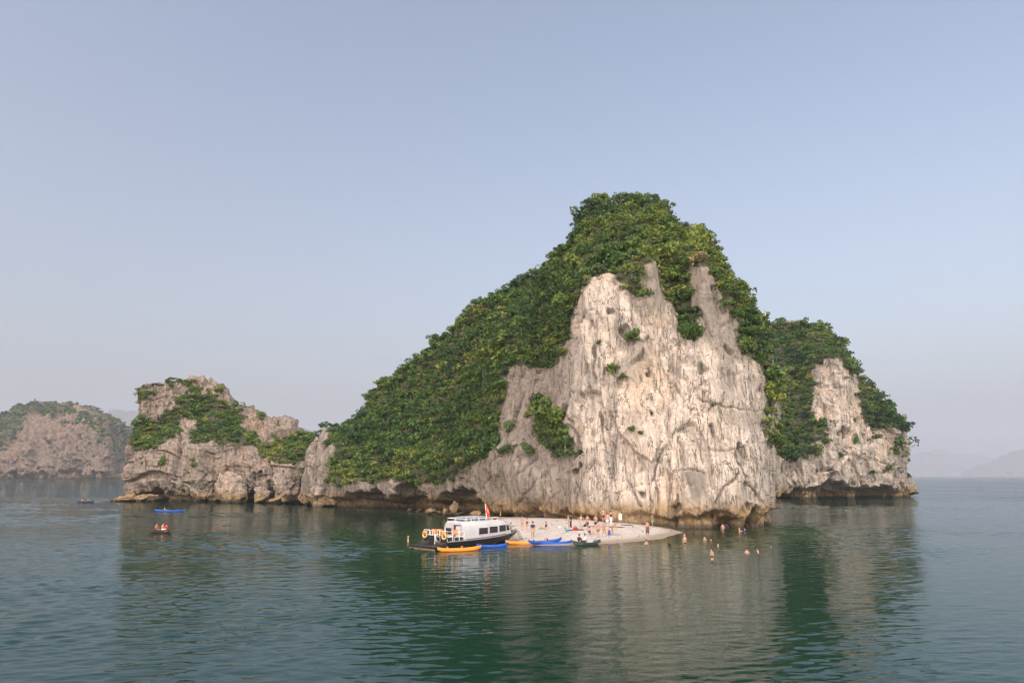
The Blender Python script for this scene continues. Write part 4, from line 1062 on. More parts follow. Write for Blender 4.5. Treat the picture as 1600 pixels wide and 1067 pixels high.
q = MB(); q.tube([(fx, fy, 2.38), (fx - 0.25, fy, 4.05)], [0.05, 0.03], 8); q.build('flag_staff', M_RAIL, boat)
for (a, b_, z) in ((7.9, -0.25, 2.36), (8.1, 0.15, 2.32)):
    q = MB(); q.box((a - 0.1, b_ - 0.06, z - .03), (a + 0.1, b_ + 0.06, z + 0.12), 0.02); q.build('roof_lamp', M_TRIM, boat)
q = MB(); q.tube([(9.3, -0.8, 1.25), (9.9, -0.72, 1.55), (10.9, -0.28, 1.6), (11.25, 0, 1.6), (10.9, 0.28, 1.6), (9.9, 0.72, 1.55), (9.3, 0.8, 1.25)], 0.025, 6); q.build('bow_rail', M_GREY, boat)
def boat_pt(x, y, z): return B0 * np.array([1, 1, 0]) + fw * x + pt * y + np.array([0, 0, z])
# flag: red cloth with a yellow star, hanging in folds from the top of the staff
def flag_pt(s_, t_):                             # s along the fly, t down the hoist
    x = 0.62 * s_; fold = 0.12 * math.sin(6.0 * s_ + 1.5 * t_) * s_
    return (x * 0.75 + 0.10 * t_, fold, -0.95 * t_ - 0.75 * s_ + 0.1 * math.sin(5 * s_))
fl = empty('flag', tuple(boat_pt(fx - 0.25, fy, 4.05)), R(20))
tag(fl, 'red flag with a yellow star hanging from the staff on the boat roof', 'flag')
q = MB(); nsg = 12
Vg = [[q.bm.verts.new(flag_pt(i / nsg, j / 8)) for j in range(9)] for i in range(nsg + 1)]
for i in range(nsg):
    for j in range(8): q.bm.faces.new((Vg[i][j], Vg[i + 1][j], Vg[i + 1][j + 1], Vg[i][j + 1]))
q.build('cloth', M_RED, fl)
for off in (-0.012, 0.012):
    q = MB(); ps = []
    for k in range(10):
        a = math.pi / 2 + k * math.pi / 5; r_ = 0.24 if k % 2 == 0 else 0.10
        v3 = flag_pt(0.5 + r_ * math.cos(a) * 0.75, 0.45 - r_ * math.sin(a)); ps.append((v3[0], v3[1] + off * 1.5, v3[2]))
    c_ = q.bm.verts.new(flag_pt(0.5, 0.45)); c_.co.y += off * 1.5
    vv_ = [q.bm.verts.new(p) for p in ps]
    for k in range(10): q.bm.faces.new((c_, vv_[k], vv_[(k + 1) % 10]))
    q.build('star', M_STAR, fl)
# life rings hung on the stern rails
def ring(y, lab):
    o = empty('life_ring', tuple(boat_pt(-0.06, y, 1.22)), HDG)
    tag(o, lab, 'life ring')
    q = MB(); q.tube([(0, 0.28 * math.cos(a), 0.28 * math.sin(a)) for a in np.linspace(0, math.tau, 28, endpoint=False)], 0.085, 10, True); q.build('ring', M_YEL, o)
    for a in (0.8, 2.4, 3.9, 5.5):
        q = MB(); q.tube([(0, 0.28 * math.cos(a + d), 0.28 * math.sin(a + d)) for d in (-0.16, 0, 0.16)], 0.092, 10); q.build('band', M_WHITE, o)
    q = MB(); q.tube([(-0.03, 0.38 * math.cos(a), 0.38 * math.sin(a)) for a in np.linspace(0, math.tau, 20, endpoint=False)], 0.014, 5, True); q.build('grab_rope', M_DECK, o)
ring(-1.42, 'yellow life ring on the stern rail at the corner beside the orange kayak')
ring(1.45, 'yellow life ring on the far corner of the stern rail toward open water')
for k, (x, y) in enumerate(((0.3, -0.55), (1.2, -1.62), (0.3, 0.45))):
    o = empty('life_jacket', tuple(boat_pt(x, y, 1.50)), HDG)
    tag(o, 'orange life jacket hung over the railing of the boat cockpit', 'life jacket', 'life jackets on the boat railing')
    for s_ in (-1, 1):
        q = MB(); q.box((s_ * 0.13 - 0.10, -0.07, -0.24), (s_ * 0.13 + 0.10, 0.09, 0.24), 0.05); q.build('panel', M_ORANGE, o)
    q = MB(); q.box((-0.2, -0.08, 0.14), (0.2, 0.10, 0.26), 0.04); q.build('collar', M_ORANGE, o)
# boarding steps from the bow to the sand
ld = empty('boarding_steps', tuple(boat_pt(11.25, -0.35, 0)), HDG)
tag(ld, 'light metal boarding steps leaning from the boat bow onto the sand', 'steps')
for sy in (-1, 1):
    q = MB(); q.tube([(0, sy * 0.25, 1.15), (0.75, sy * 0.25, 0.10)], 0.035, 6); q.build('side_rail', M_RAIL, ld)
for k in range(4):
    f = (k + 0.6) / 4.4; q = MB(); q.box((0.75 * f - 0.09, -0.25, 1.15 - 1.05 * f - 0.02), (0.75 * f + 0.09, 0.25, 1.15 - 1.05 * f + 0.02), 0.005); q.build('tread', M_DECK, ld)

# ------------------------------------------------------------------ kayaks and row boats
def kayak(u, v, ang, L, W, m, label, z=0.0, seats=2, tilt=0.0):
    p = onz(u, v, z); o = empty('kayak', (p[0], p[1], z), ang); o.rotation_euler[1] = tilt
    tag(o, label, 'kayak')
    secs = []
    for t in np.linspace(-1, 1, 17):
        w = W / 2 * max(0.03, (1 - abs(t) ** 2.4)); up = 0.20 * abs(t) ** 3; dk = 0.24 + up; kb = -0.10 + 0.30 * abs(t) ** 4
        dip = 0.10 * (1 - abs(t) ** 1.5)
        secs.append([(t * L / 2, a * w, z_) for a, z_ in ((0, kb), (0.55, kb + 0.02), (0.92, kb + 0.12), (1.0, (kb + dk) / 2 + 0.03), (0.9, dk), (0.6, dk - 0.02), (0.35, dk - dip), (0, dk - dip), (-0.35, dk - dip), (-0.6, dk - 0.02), (-0.9, dk), (-1.0, (kb + dk) / 2 + 0.03), (-0.92, kb + 0.12), (-0.55, kb + 0.02))])
    q = MB(); q.loft(secs); q.build('hull', m, o)
    for x in ([-0.9, 0.55] if seats == 2 else [-0.2]):
        q = MB(); q.box((x - 0.25, -0.2, 0.15), (x + 0.2, 0.2, 0.20), 0.03); q.build('seat', M_DECK, o)
        q = MB(); q.loft([[(x - 0.30 - 0.06 * h, -0.20, 0.18 + h), (x - 0.26 - 0.06 * h, 0, 0.18 + h), (x - 0.30 - 0.06 * h, 0.20, 0.18 + h), (x - 0.25 - 0.06 * h, 0, 0.18 + h)] for h in (0, 0.15, 0.25)]); q.build('backrest', M_DECK if m is not M_ORANGE else m, o)
    q = MB(); q.tube([(L / 2 - 0.25, 0, 0.40), (L / 2 - 0.15, 0, 0.46), (L / 2 - 0.05, 0, 0.42)], 0.02, 6); q.build('toggle', M_DECK, o)
    return o
kayak(718, 860.5, R(27), 4.4, 0.78, M_ORANGE, 'orange kayak floating under the quarter of the passenger boat')
kayak(770, 855, R(24), 3.4, 0.74, M_BLUE, 'short blue kayak beside the black hull of the passenger boat')
kayak(822, 849.5, R(16), 4.4, 0.80, M_ORANGE, 'orange kayak lying at the edge of the sand by the boat bow')
kayak(862, 850.5, R(10), 4.4, 0.80, M_BLUE, 'blue kayak at the waterline next to the green row boat')
kayak(852, 848, R(16), 3.6, 0.74, M_BLUE, 'blue kayak drawn up on the sand behind the other blue one', z=0.16, tilt=-0.05)
kb_ = kayak(265, 799, R(4), 5.6, 0.8, M_BLUE, 'long blue kayak afloat alone in front of the blocky outcrop', seats=2)
kp_ = kayak(134, 785, R(62), 4.2, 0.8, M_NAVYP, 'small blue kayak being paddled on open water by two people')

def rowboat(u, v, ang, L, W, m, label, name='row_boat'):
    p = onz(u, v); o = empty(name, (p[0], p[1], 0), ang); tag(o, label, 'row boat')
    def sec(t, ins, zb):
        w = W / 2 * max(0.06, (1 - abs(t) ** 1.8)) - ins; up = 0.22 * abs(t) ** 3; zt = 0.30 + up; k = zb + 0.30 * abs(t) ** 3
        w = max(w, 0.02)
        return w, zt, k
    secs = []
    for t in np.linspace(-1, 1, 15):
        w, zt, k = sec(t, 0, -0.12); wi, _, ki = sec(t * 0.97, 0.05, -0.03); x = t * L / 2; xi = t * (L / 2 - 0.06)
        secs.append([(x, 0, k), (x, w * 0.6, k + 0.03), (x, w * 0.95, k + 0.25), (x, w, zt), (xi, wi, zt), (xi, wi * 0.9, ki + 0.25), (xi, wi * 0.55, ki + 0.04), (xi, 0, ki + 0.02), (xi, -wi * 0.55, ki + 0.04), (xi, -wi * 0.9, ki + 0.25), (xi, -wi, zt), (x, -w, zt), (x, -w * 0.95, k + 0.25), (x, -w * 0.6, k + 0.03)])
    q = MB(); q.loft(secs); q.build('hull', m, o)
    for x in (-0.28, 0.05, 0.34):
        q = MB(); hw = W / 2 * 0.85; q.box((x * L - 0.11, -hw, 0.18), (x * L + 0.11, hw, 0.22), 0.01); q.build('thwart', M_WOOD, o)
    for sy in (-1, 1):
        q = MB(); q.tube([(t * L / 2, sy * (sec(t, 0, 0)[0]), sec(t, 0, 0)[1]) for t in np.linspace(-0.98, 0.98, 13)], 0.03, 6); q.build('gunwale', M_BOATG if m is M_BOATG else M_BAMB, o)
    return o
rb1 = rowboat(917, 851.5, R(28), 3.3, 1.25, M_BOATG, 'dark green row boat with a cooler pulled in at the edge of the sand')
rb2 = rowboat(251, 831.5, R(-20), 3.3, 1.2, M_BAMB, 'small dark row boat carrying three people in red and pink on open water')
q = MB(); q.tube([tuple(onz(936, 846, 0.25)), tuple(onz(946, 849, 0.05)), tuple(onz(956, 853, -0.05))], 0.018, 5)
tag(q.build('mooring_rope', M_WOOD), 'thin rope trailing in the shallows from the green row boat', 'rope')
# cooler and red bundle in the green boat
bp1 = np.array(rb1.location)
co = empty('cooler', (bp1[0] + 0.25, bp1[1] + 0.12, 0.225), R(28)); tag(co, 'white cooler box standing in the green row boat', 'cooler')
q = MB(); q.box((-0.32, -0.22, 0), (0.32, 0.22, 0.30), 0.03); q.build('box', M_WHITE, co)
q = MB(); q.box((-0.34, -0.24, 0.303), (0.34, 0.24, 0.36), 0.02); q.build('lid', M_WHITE, co)

# ------------------------------------------------------------------ people
SKIN = [plain('skin %d' % k, c, 0.6, 0.06, 4.0) for k, c in enumerate([(0.42, 0.25, 0.18), (0.34, 0.19, 0.13), (0.26, 0.14, 0.09)])]
HAIR = {'dark': plain('dark hair', (0.015, 0.011, 0.009), 0.5, 0.2), 'fair': plain('fair hair', (0.42, 0.26, 0.12), 0.6, 0.15), 'brown': plain('brown hair', (0.08, 0.045, 0.025), 0.5, 0.2), 'grey': plain('grey hair', (0.35, 0.33, 0.31), 0.6, 0.1)}
CL = {}
def cloth(n):
    if n not in CL:
        c = dict(navy=(0.02, 0.03, 0.07), khaki=(0.42, 0.31, 0.16), black=(0.015, 0.015, 0.017), mint=(0.25, 0.42, 0.36), maroon=(0.10, 0.025, 0.025), brown=(0.10, 0.055, 0.04), white=(0.72, 0.70, 0.69),
                 orange=(0.70, 0.22, 0.03), blue=(0.03, 0.07, 0.28), green=(0.03, 0.42, 0.18), red=(0.60, 0.02, 0.03), pink=(0.66, 0.25, 0.28), teal=(0.08, 0.20, 0.19), olive=(0.20, 0.18, 0.11), dkblue=(0.02, 0.05, 0.14), greyc=(0.3, 0.29, 0.28), aqua=(0.02, 0.25, 0.42), yellow=(0.75, 0.45, 0.03))[n]
        CL[n] = plain('cloth ' + n, c, 0.85, 0.15, 5.0)
    return CL[n]
def pose(kind, arms, sw=0.0):
    J = {}
    if kind in ('stand', 'walk'):
        s = 0.17 if kind == 'walk' else 0.02
        J.update(pel=(0, 0, .95), wai=(0, 0.01, 1.10), che=(0, 0.0, 1.30), nb=(0, -.01, 1.45), nk=(0, 0, 1.52), hd0=(0, .015, 1.585), hd1=(0, .02, 1.66))
        for n_, sx in (('L', -1), ('R', 1)):
            f = s * sx
            J.update({'hip' + n_: (sx * .09, 0, .90), 'kne' + n_: (sx * .10, .03 + f * .7, .50), 'ank' + n_: (sx * .105, -.02 + f * 1.25, .09), 'toe' + n_: (sx * .12, .13 + f * 1.25, .035)})
    elif kind == 'bend':
        J.update(pel=(0, -.05, .93), wai=(0, 0.08, 1.04), che=(0, 0.26, 1.16), nb=(0, .37, 1.24), nk=(0, .43, 1.27), hd0=(0, .49, 1.30), hd1=(0, .55, 1.34))
        for n_, sx in (('L', -1), ('R', 1)):
            J.update({'hip' + n_: (sx * .09, -.04, .89), 'kne' + n_: (sx * .11, .06, .50), 'ank' + n_: (sx * .12, -.03, .09), 'toe' + n_: (sx * .13, .12, .035)})
    elif kind == 'sit':                          # on the ground, legs out
        J.update(pel=(0, 0, .11), wai=(0, -.06, .26), che=(0, -.11, .46), nb=(0, -.11, .61), nk=(0, -.09, .68), hd0=(0, -.07, .745), hd1=(0, -.06, .82))
        for n_, sx, kz in (('L', -1, .36), ('R', 1, .18)):
            J.update({'hip' + n_: (sx * .09, .04, .11), 'kne' + n_: (sx * .12, .42, kz), 'ank' + n_: (sx * .12, .80, .08), 'toe' + n_: (sx * .13, .86, .20)})
    else:                                        # seat: on a thwart
        J.update(pel=(0, 0, .10), wai=(0, 0.0, .25), che=(0, 0.04, .45), nb=(0, .05, .60), nk=(0, .07, .67), hd0=(0, .09, .735), hd1=(0, .10, .81))
        for n_, sx in (('L', -1), ('R', 1)):
            J.update({'hip' + n_: (sx * .09, .02, .09), 'kne' + n_: (sx * .13, .42, .14), 'ank' + n_: (sx * .12, .45, -.18), 'toe' + n_: (sx * .13, .58, -.22)})
    c = np.array(J['che']); b = np.array(J['nb'])
    fwd = np.array([0, 1.0, 0]); upv = (b - c) / np.linalg.norm(b - c)
    for n_, sx in (('L', -1), ('R', 1)):
        a = arms if isinstance(arms, str) else arms[0 if sx < 0 else 1]
        sh = b + np.array([sx * .18, 0, 0]) - upv * .05
        if kind == 'bend': el, wr = sh + np.array([sx * .04, .10, -.26]), sh + np.array([sx * .02, .16, -.50])
        elif a == 'hip': el, wr = sh + np.array([sx * .22, -.08, -.22]), sh + np.array([sx * .03, .06, -.38])
        elif a == 'up': el, wr = sh + np.array([sx * .16, .08, .16]), sh + np.array([-sx * .02, .10, .34])
        elif a == 'front': el, wr = sh + np.array([sx * .05, .06, -.27]), sh + np.array([-sx * .04, .28, -.22])
        elif a == 'chest': el, wr = sh + np.array([sx * .08, .06, -.26]), sh + np.array([-sx * .14, .18, -.20])
        elif a == 'out': el, wr = sh + np.array([sx * .25, .04, -.10]), sh + np.array([sx * .46, .14, -.12])
        elif a == 'back': el, wr = sh + np.array([sx * .06, -.16, -.24]), sh + np.array([sx * .08, -.28, -.48])
        else: el, wr = sh + np.array([sx * .06, -.03, -.28]), sh + np.array([sx * .07, .05, -.53])
        d = wr - el; d /= np.linalg.norm(d)
        J.update({'sho' + n_: tuple(sh), 'elb' + n_: tuple(el), 'wri' + n_: tuple(wr), 'pal' + n_: tuple(wr + d * .075)})
    return J
RAD = dict(pel=(.145, .105), wai=(.125, .088), che=(.150, .105), nb=(.085, .07), nk=(.054, .054), hd0=(.066, .078), hd1=(.074, .094), hip=(.088, .09), kne=(.056, .058), ank=(.038, .042), toe=(.036, .026), sho=(.058, .058), elb=(.040, .042), wri=(.028, .030), pal=(.038, .022))
EDGES = [('pel', 'wai'), ('wai', 'che'), ('che', 'nb'), ('nb', 'nk'), ('nk', 'hd0'), ('hd0', 'hd1')] + [(a + s, b + s) for s in 'LR' for a, b in (('hip', 'kne'), ('kne', 'ank'), ('ank', 'toe'), ('sho', 'elb'), ('elb', 'wri'), ('wri', 'pal'))] + [('pel', 'hipL'), ('pel', 'hipR'), ('nb', 'shoL'), ('nb', 'shoR')]
def skin_mesh(name, pts, edges, radii, root, m, parent, sub=1):
    me = bpy.data.meshes.new(name); bm = bmesh.new(); lay = bm.verts.layers.skin.verify()
    vs_ = []
    for k, (p, r_) in enumerate(zip(pts, radii)):
        v_ = bm.verts.new(p); v_[lay].radius = r_; v_[lay].use_root = k in root; vs_.append(v_)
    for a, b_ in edges: bm.edges.new((vs_[a], vs_[b_]))
    bm.to_mesh(me); bm.free(); me.materials.append(m)
    o = link(name, me, parent)
    sk = o.modifiers.new('skin', 'SKIN'); sk.use_smooth_shade = True
    sb = o.modifiers.new('sub', 'SUBSURF'); sb.levels = sb.render_levels = sub
    return o
def subset(J, names, grow):
    pts = [J[n] for n in names]; idx = {n: k for k, n in enumerate(names)}
    ed = [(idx[a], idx[b]) for a, b in EDGES if a in idx and b in idx]
    rd = []
    for n in names:
        r_ = RAD[n.rstrip('LR') if n not in RAD else n]; rd.append((r_[0] + grow, r_[1] + grow))
    return pts, ed, rd
def lerp(a, b, t): return tuple(np.array(a) * (1 - t) + np.array(b) * t)
def person(loc, face, label, kind='stand', arms='down', h=1.70, skin=0, hair='dark', long=False, top=None, bottom=None, skirt=None, wrap=None, cap=None, z=None, group=None, wet=False):
    p = empty('person', loc, face); s = h / 1.74; p.scale = (s, s, s); tag(p, label, 'person', group)
    J = pose(kind, arms)
    names = list(dict.fromkeys([n for e in EDGES for n in e]))
    pts, ed, rd = subset(J, names, 0.0); root = {names.index('pel')}
    for sd_, sx in (('L', -1), ('R', 1)):        # fingers: five short chains rooted in the palm
        w_, q_ = np.array(J['wri' + sd_]), np.array(J['pal' + sd_]); d = (q_ - w_) / np.linalg.norm(q_ - w_)
        sid = np.cross(d, [0, 0, 1.0]) if abs(d[2]) < .9 else np.array([0, 1.0, 0]); sid /= np.linalg.norm(sid); cur = np.cross(sid, d)
        for k, (o_, L_) in enumerate(((-.030, .055), (-.010, .068), (.010, .072), (.028, .062))):
            a = q_ + sid * o_; b1 = a + d * L_ * .55; b2 = b1 + (d * .8 + cur * .5) * L_ * .5
            i0 = len(pts); pts += [tuple(a), tuple(b1), tuple(b2)]; rd += [(.010, .010), (.009, .009), (.007, .007)]; ed += [(i0, i0 + 1), (i0 + 1, i0 + 2)]; root.add(i0)
        a = w_ + d * .03 + sid * -.022; b1 = a + d * .03 - sid * .03; b2 = b1 + d * .035 - sid * .006
        i0 = len(pts); pts += [tuple(a), tuple(b1), tuple(b2)]; rd += [(.011, .011), (.010, .010), (.008, .008)]; ed += [(i0, i0 + 1), (i0 + 1, i0 + 2)]; root.add(i0)
    hd = np.array(J['hd1']) * .6 + np.array(J['hd0']) * .4; up = np.array(J['hd1']) - np.array(J['hd0']); up /= np.linalg.norm(up); fo = np.cross([1.0, 0, 0], up) * 1.0
    fo = fo if fo[1] < 0 else -fo; fo = -fo if kind != 'bend' else np.cross(up, [1.0, 0, 0]) * -1
    if fo[1] < 0 and kind != 'bend': fo = -fo
    i0 = len(pts); pts += [tuple(hd + fo * .07 - up * .005), tuple(hd + fo * .108 - up * .03)]; rd += [(.014, .012), (.014, .012)]; ed.append((i0, i0 + 1)); root.add(i0)   # nose
    for sx in (-1, 1):
        i0 = len(pts); pts += [tuple(hd + np.array([sx * .07, -.005, -.01])), tuple(hd + np.array([sx * .083, -.012, .012]))]; rd += [(.012, .02), (.010, .018)]; ed.append((i0, i0 + 1)); root.add(i0)
    skin_mesh('body', pts, ed, rd, root, SKIN[skin], p)
    # hair: a cap over the crown and back of the head, longer down the nape if long
    bm = bmesh.new(); bmesh.ops.create_uvsphere(bm, u_segments=14, v_segments=10, radius=1.0)
    for q in list(bm.verts):
        c = q.co
        if c.y > 0.35 and c.z < 0.35 or (c.z < -0.35 and not long) or c.z < -0.8: bm.verts.remove(q)
    M = Matrix.Identity(3); M.col[0] = (1, 0, 0); M.col[1] = tuple(fo); M.col[2] = tuple(up)
    for q in bm.verts:
        c = q.co.copy(); e = Vector((c.x * .104, c.y * .120 - .018, c.z * .128 + .040))
        if long and c.z < -0.1 and c.y < 0.3: e.z -= .20 * (-c.z); e.y -= .02
        q.co = M @ e + Vector(hd)
    me = bpy.data.meshes.new('hair'); bm.to_mesh(me); bm.free(); me.materials.append(HAIR[hair]); me.polygons.foreach_set('use_smooth', np.ones(len(me.polygons), bool)); link('hair', me, p)
    if top in ('shirt',) or (isinstance(top, tuple)):
        kd, c = top
        if kd == 'shirt':
            ns = ['wai', 'che', 'nb', 'shoL', 'shoR', 'elbL', 'elbR']; J2 = dict(J); J2['wai'] = lerp(J['pel'], J['wai'], .45)
            for sd_ in 'LR': J2['elb' + sd_] = lerp(J['sho' + sd_], J['elb' + sd_], .75)
            a, b_, r_ = subset(J2, ns, .018); a.append(lerp(J['nb'], J['nk'], .2)); r_.append((.075, .07)); b_.append((2, len(a) - 1))
            skin_mesh('shirt', a, b_, r_, {1}, cloth(c), p)
        elif kd == 'long':
            ns = ['wai', 'che', 'nb', 'shoL', 'shoR', 'elbL', 'elbR', 'wriL', 'wriR']; J2 = dict(J); J2['wai'] = lerp(J['pel'], J['wai'], .45)
            a, b_, r_ = subset(J2, ns, .018); a.append(lerp(J['nb'], J['nk'], .2)); r_.append((.075, .07)); b_.append((2, len(a) - 1))
            skin_mesh('shirt', a, b_, r_, {1}, cloth(c), p)
        elif kd == 'vest':
            a = [J['pel'], J['wai'], J['che'], lerp(J['che'], J['nb'], .6)]; skin_mesh('swimsuit', a, [(0, 1), (1, 2), (2, 3)], [(.166, .126), (.148, .112), (.176, .132), (.14, .10)], {0}, cloth(c), p)
        elif kd == 'bra':
            a = [lerp(J['wai'], J['che'], .62), lerp(J['che'], J['nb'], .18)]; skin_mesh('bikini_top', a, [(0, 1)], [(.172, .130), (.178, .136)], {0}, cloth(c), p)
        elif kd == 'jacket':
            a = [lerp(J['pel'], J['wai'], .7), J['wai'], J['che'], lerp(J['che'], J['nb'], .85)]; skin_mesh('life_vest', a, [(0, 1), (1, 2), (2, 3)], [(.17, .13), (.18, .14), (.20, .16), (.16, .12)], {0}, cloth(c), p)
    if isinstance(bottom, tuple):
        kd, c = bottom; t_ = {'shorts': .75, 'brief': .12, 'pants': None}[kd]
        ns = ['pel', 'hipL', 'hipR', 'kneL', 'kneR'] + (['ankL', 'ankR'] if t_ is None else []); J2 = dict(J)
        if t_ is not None:
            for sd_ in 'LR': J2['kne' + sd_] = lerp(J['hip' + sd_], J['kne' + sd_], t_)
        a, b_, r_ = subset(J2, ns, .024 if kd != 'shorts' else .032)
        if kd == 'shorts': r_[3] = r_[4] = (.092, .092)
        if kd == 'brief': r_[3] = r_[4] = (.09, .09)
        a.append(lerp(J['pel'], J['wai'], .5)); r_.append((.14, .10)); b_.append((0, len(a) - 1))
        skin_mesh({'shorts': 'shorts', 'brief': 'bikini_bottom', 'pants': 'trousers'}[kd], a, b_, r_, {0}, cloth(c), p)
    if wrap:                                     # towel or skirt from (top height) to (hem height)
        c, z1, z0, r0, r1 = wrap; q = MB(); secs = []
        for z_ in np.linspace(z1, z0, 7):
            f = (z1 - z_) / (z1 - z0); rr_ = r0 + (r1 - r0) * f
            secs.append([(rr_ * math.cos(a) * (1 + .05 * f * math.sin(5 * a)), rr_ * .75 * math.sin(a) * (1 + .06 * f * math.sin(7 * a)), z_) for a in [k * math.tau / 20 for k in range(20)]])
        q.loft(secs, caps=False); q.build('towel_wrap', cloth(c), p)
    if cap:
        q = MB(); hz_ = hd + up * .05
        q.loft([[tuple(hz_ + np.array([math.cos(a) * r_, math.sin(a) * r_, dz])) for a in [k * math.tau / 14 for k in range(14)]] for r_, dz in ((.17, -.01), (.11, .0), (.105, .06), (.06, .09))]); q.build('hat', cloth(cap), p)
    return p
def ground(u, v):
    z = 0.3
    for _ in range(12):
        q = onz(u, v, z); z = 0.5 * z + 0.5 * float(beach_z(np.array([q[0]]), np.array([q[1]]))[0])
    return (q[0], q[1], float(beach_z(np.array([q[0]]), np.array([q[1]]))[0]))
CAMW = math.pi                                   # turned to face the viewer
def stand(u, v, face, label, **kw): return person(ground(u, v), face, label, **kw)
stand(816, 829, CAMW + .3, 'person in a teal bikini standing on the sand by the boat bow', skin=0, hair='fair', top=('bra', 'teal'), bottom=('brief', 'teal'), h=1.68)
stand(823.5, 831, CAMW - .5, 'person in a maroon swimsuit standing with one arm raised near the boat bow', skin=0, hair='dark', top=('vest', 'maroon'), bottom=('brief', 'maroon'), arms=('down', 'up'), h=1.6)
stand(832.5, 841, CAMW, 'person in a navy polo shirt and khaki shorts walking down to the kayaks', kind='walk', skin=1, top=('shirt', 'navy'), bottom=('shorts', 'khaki'), h=1.74)
stand(852, 826.5, R(80), 'person in a navy top and khaki shorts sitting alone on the sand with legs out', kind='sit', skin=0, hair='brown', top=('shirt', 'navy'), bottom=('shorts', 'khaki'), arms='back', h=1.72)
stand(888, 828, CAMW + 1.2, 'person in a light bikini standing next to a person all in black', skin=0, hair='fair', top=('bra', 'mint'), bottom=('brief', 'mint'), arms='front', h=1.66)
stand(892, 825, CAMW - 1.3, 'slim person all in black facing the person in a light bikini', skin=1, hair='dark', long=True, top=('long', 'black'), bottom=('pants', 'black'), h=1.68)
stand(908, 828, CAMW, 'bare chested person in mint shorts with hands on hips', skin=0, hair='fair', bottom=('shorts', 'mint'), arms='hip', h=1.76)
stand(918, 828, CAMW + .3, 'bare chested person in brown shorts standing beside the person in mint shorts', skin=0, hair='brown', bottom=('shorts', 'brown'), arms=('hip', 'down'), h=1.76)
stand(931, 828, CAMW - .7, 'bare chested person in black shorts with arms folded behind the person in olive shorts', skin=0, hair='fair', bottom=('shorts', 'black'), arms='chest', h=1.78)
stand(934.5, 840, R(20), 'bare chested person in olive shorts seen from behind at the water edge', skin=0, hair='brown', bottom=('shorts', 'olive'), h=1.74)
stand(922, 835.5, CAMW + .8, 'person in black swimwear sitting on the sand behind the green row boat', kind='sit', skin=0, hair='dark', top=('vest', 'black'), bottom=('brief', 'black'), h=1.68)
stand(943, 815.5, CAMW + .2, 'bare chested person in maroon trunks with hands on hips highest up the sand', skin=0, hair='fair', bottom=('shorts', 'maroon'), arms='hip', h=1.80)
stand(949, 823, CAMW - .4, 'person in a pink top and white shorts in the middle of the group', skin=0, hair='brown', top=('shirt', 'pink'), bottom=('shorts', 'white'), h=1.68)
stand(954.8, 819, CAMW + .4, 'person in a black top and white trousers', skin=0, hair='dark', long=True, top=('vest', 'black'), bottom=('pants', 'white'), h=1.70)
stand(969.5, 819, R(150), 'person wrapped in a long white towel beside the cliff foot', skin=0, hair='fair', wrap=('white', 1.38, .62, .20, .24), h=1.70)
stand(944.5, 838, CAMW - 1.0, 'bare chested person in orange shorts walking across the sand', kind='walk', skin=0, hair='brown', bottom=('shorts', 'orange'), h=1.62)
stand(956.5, 836, R(230), 'person in a black bikini bending down beside the small person in blue', kind='bend', skin=0, hair='fair', top=('bra', 'black'), bottom=('brief', 'black'), h=1.68)
stand(952, 841, CAMW, 'small person in a blue dress standing at the water edge', skin=0, hair='fair', top=('vest', 'blue'), wrap=('blue', 1.25, .55, .17, .28), h=1.15)
stand(1012, 837.5, R(10), 'person seen from behind with a dark brown towel round the waist on open sand', skin=0, hair='brown', wrap=('brown', 1.06, .36, .17, .23), h=1.72)
stand(1019.5, 824, CAMW + .5, 'bare chested person in bright green shorts by the cliff foot', kind='walk', skin=2, hair='dark', bottom=('shorts', 'green'), arms='hip', h=1.76)

def wade(u, vtop, vwater, label, face=CAMW, h=1.7, **kw):
    """someone in the water: where the surface cuts the body gives the place, the head top gives how deep they stand"""
    w = onz(u, vwater); t = at(u, vtop, w[1]); return person((w[0], w[1], t[2] - h), face, label, h=h, **kw)
wade(1010, 843, 850, 'swimmer shoulder deep just off the sand edge', skin=0, hair='brown', bottom=('shorts', 'navy'))
wade(1048, 842.5, 851.5, 'person in a black rash shirt crouching forward in the shallows', R(140), kind='bend', skin=1, hair='dark', top=('long', 'black'), bottom=('pants', 'black'), h=1.3)
wade(1070, 835, 848, 'person in a black bikini wading past the tip of the sand', R(20), skin=0, hair='fair', top=('bra', 'white'), bottom=('brief', 'black'))
wade(1101, 836.5, 844, 'bather standing chest deep beside someone floating in the shallows', R(120), skin=0, hair='dark', bottom=('shorts', 'navy'))
wade(1111, 840.5, 844.3, 'bather low in the water floating beside a standing one', R(200), skin=0, hair='dark', bottom=('shorts', 'black'))
wade(1122, 847.5, 853, 'bather in the water up to the shoulders between two groups of bathers', R(240), skin=0, hair='dark', bottom=('shorts', 'black'))
wade(1112, 856, 868, 'person in an orange bikini top standing waist deep next to a swimmer', R(110), skin=0, hair='dark', long=True, top=('bra', 'orange'), bottom=('brief', 'orange'))
wade(1112.8, 868.5, 874, 'swimmer directly in front of the person in an orange bikini top', R(10), skin=0, hair='dark', bottom=('shorts', 'black'))
wade(1167, 856, 864.5, 'bather in a pink bikini top chest deep facing another', R(150), skin=0, hair='dark', top=('bra', 'pink'), bottom=('brief', 'pink'))
wade(1184, 855, 863.5, 'bather in a black bikini top turned toward the one in pink', R(80), skin=0, hair='dark', long=True, top=('bra', 'black'), bottom=('brief', 'black'))
wade(1205, 851, 855, 'lone head of a swimmer out in deep green water off the cliff corner', R(60), skin=1, hair='dark', bottom=('shorts', 'black'))
wade(1129.5, 817.5, 825.5, 'bare backed bather standing in the water against the dark boulders', R(170), skin=0, hair='dark', bottom=('shorts', 'black'))
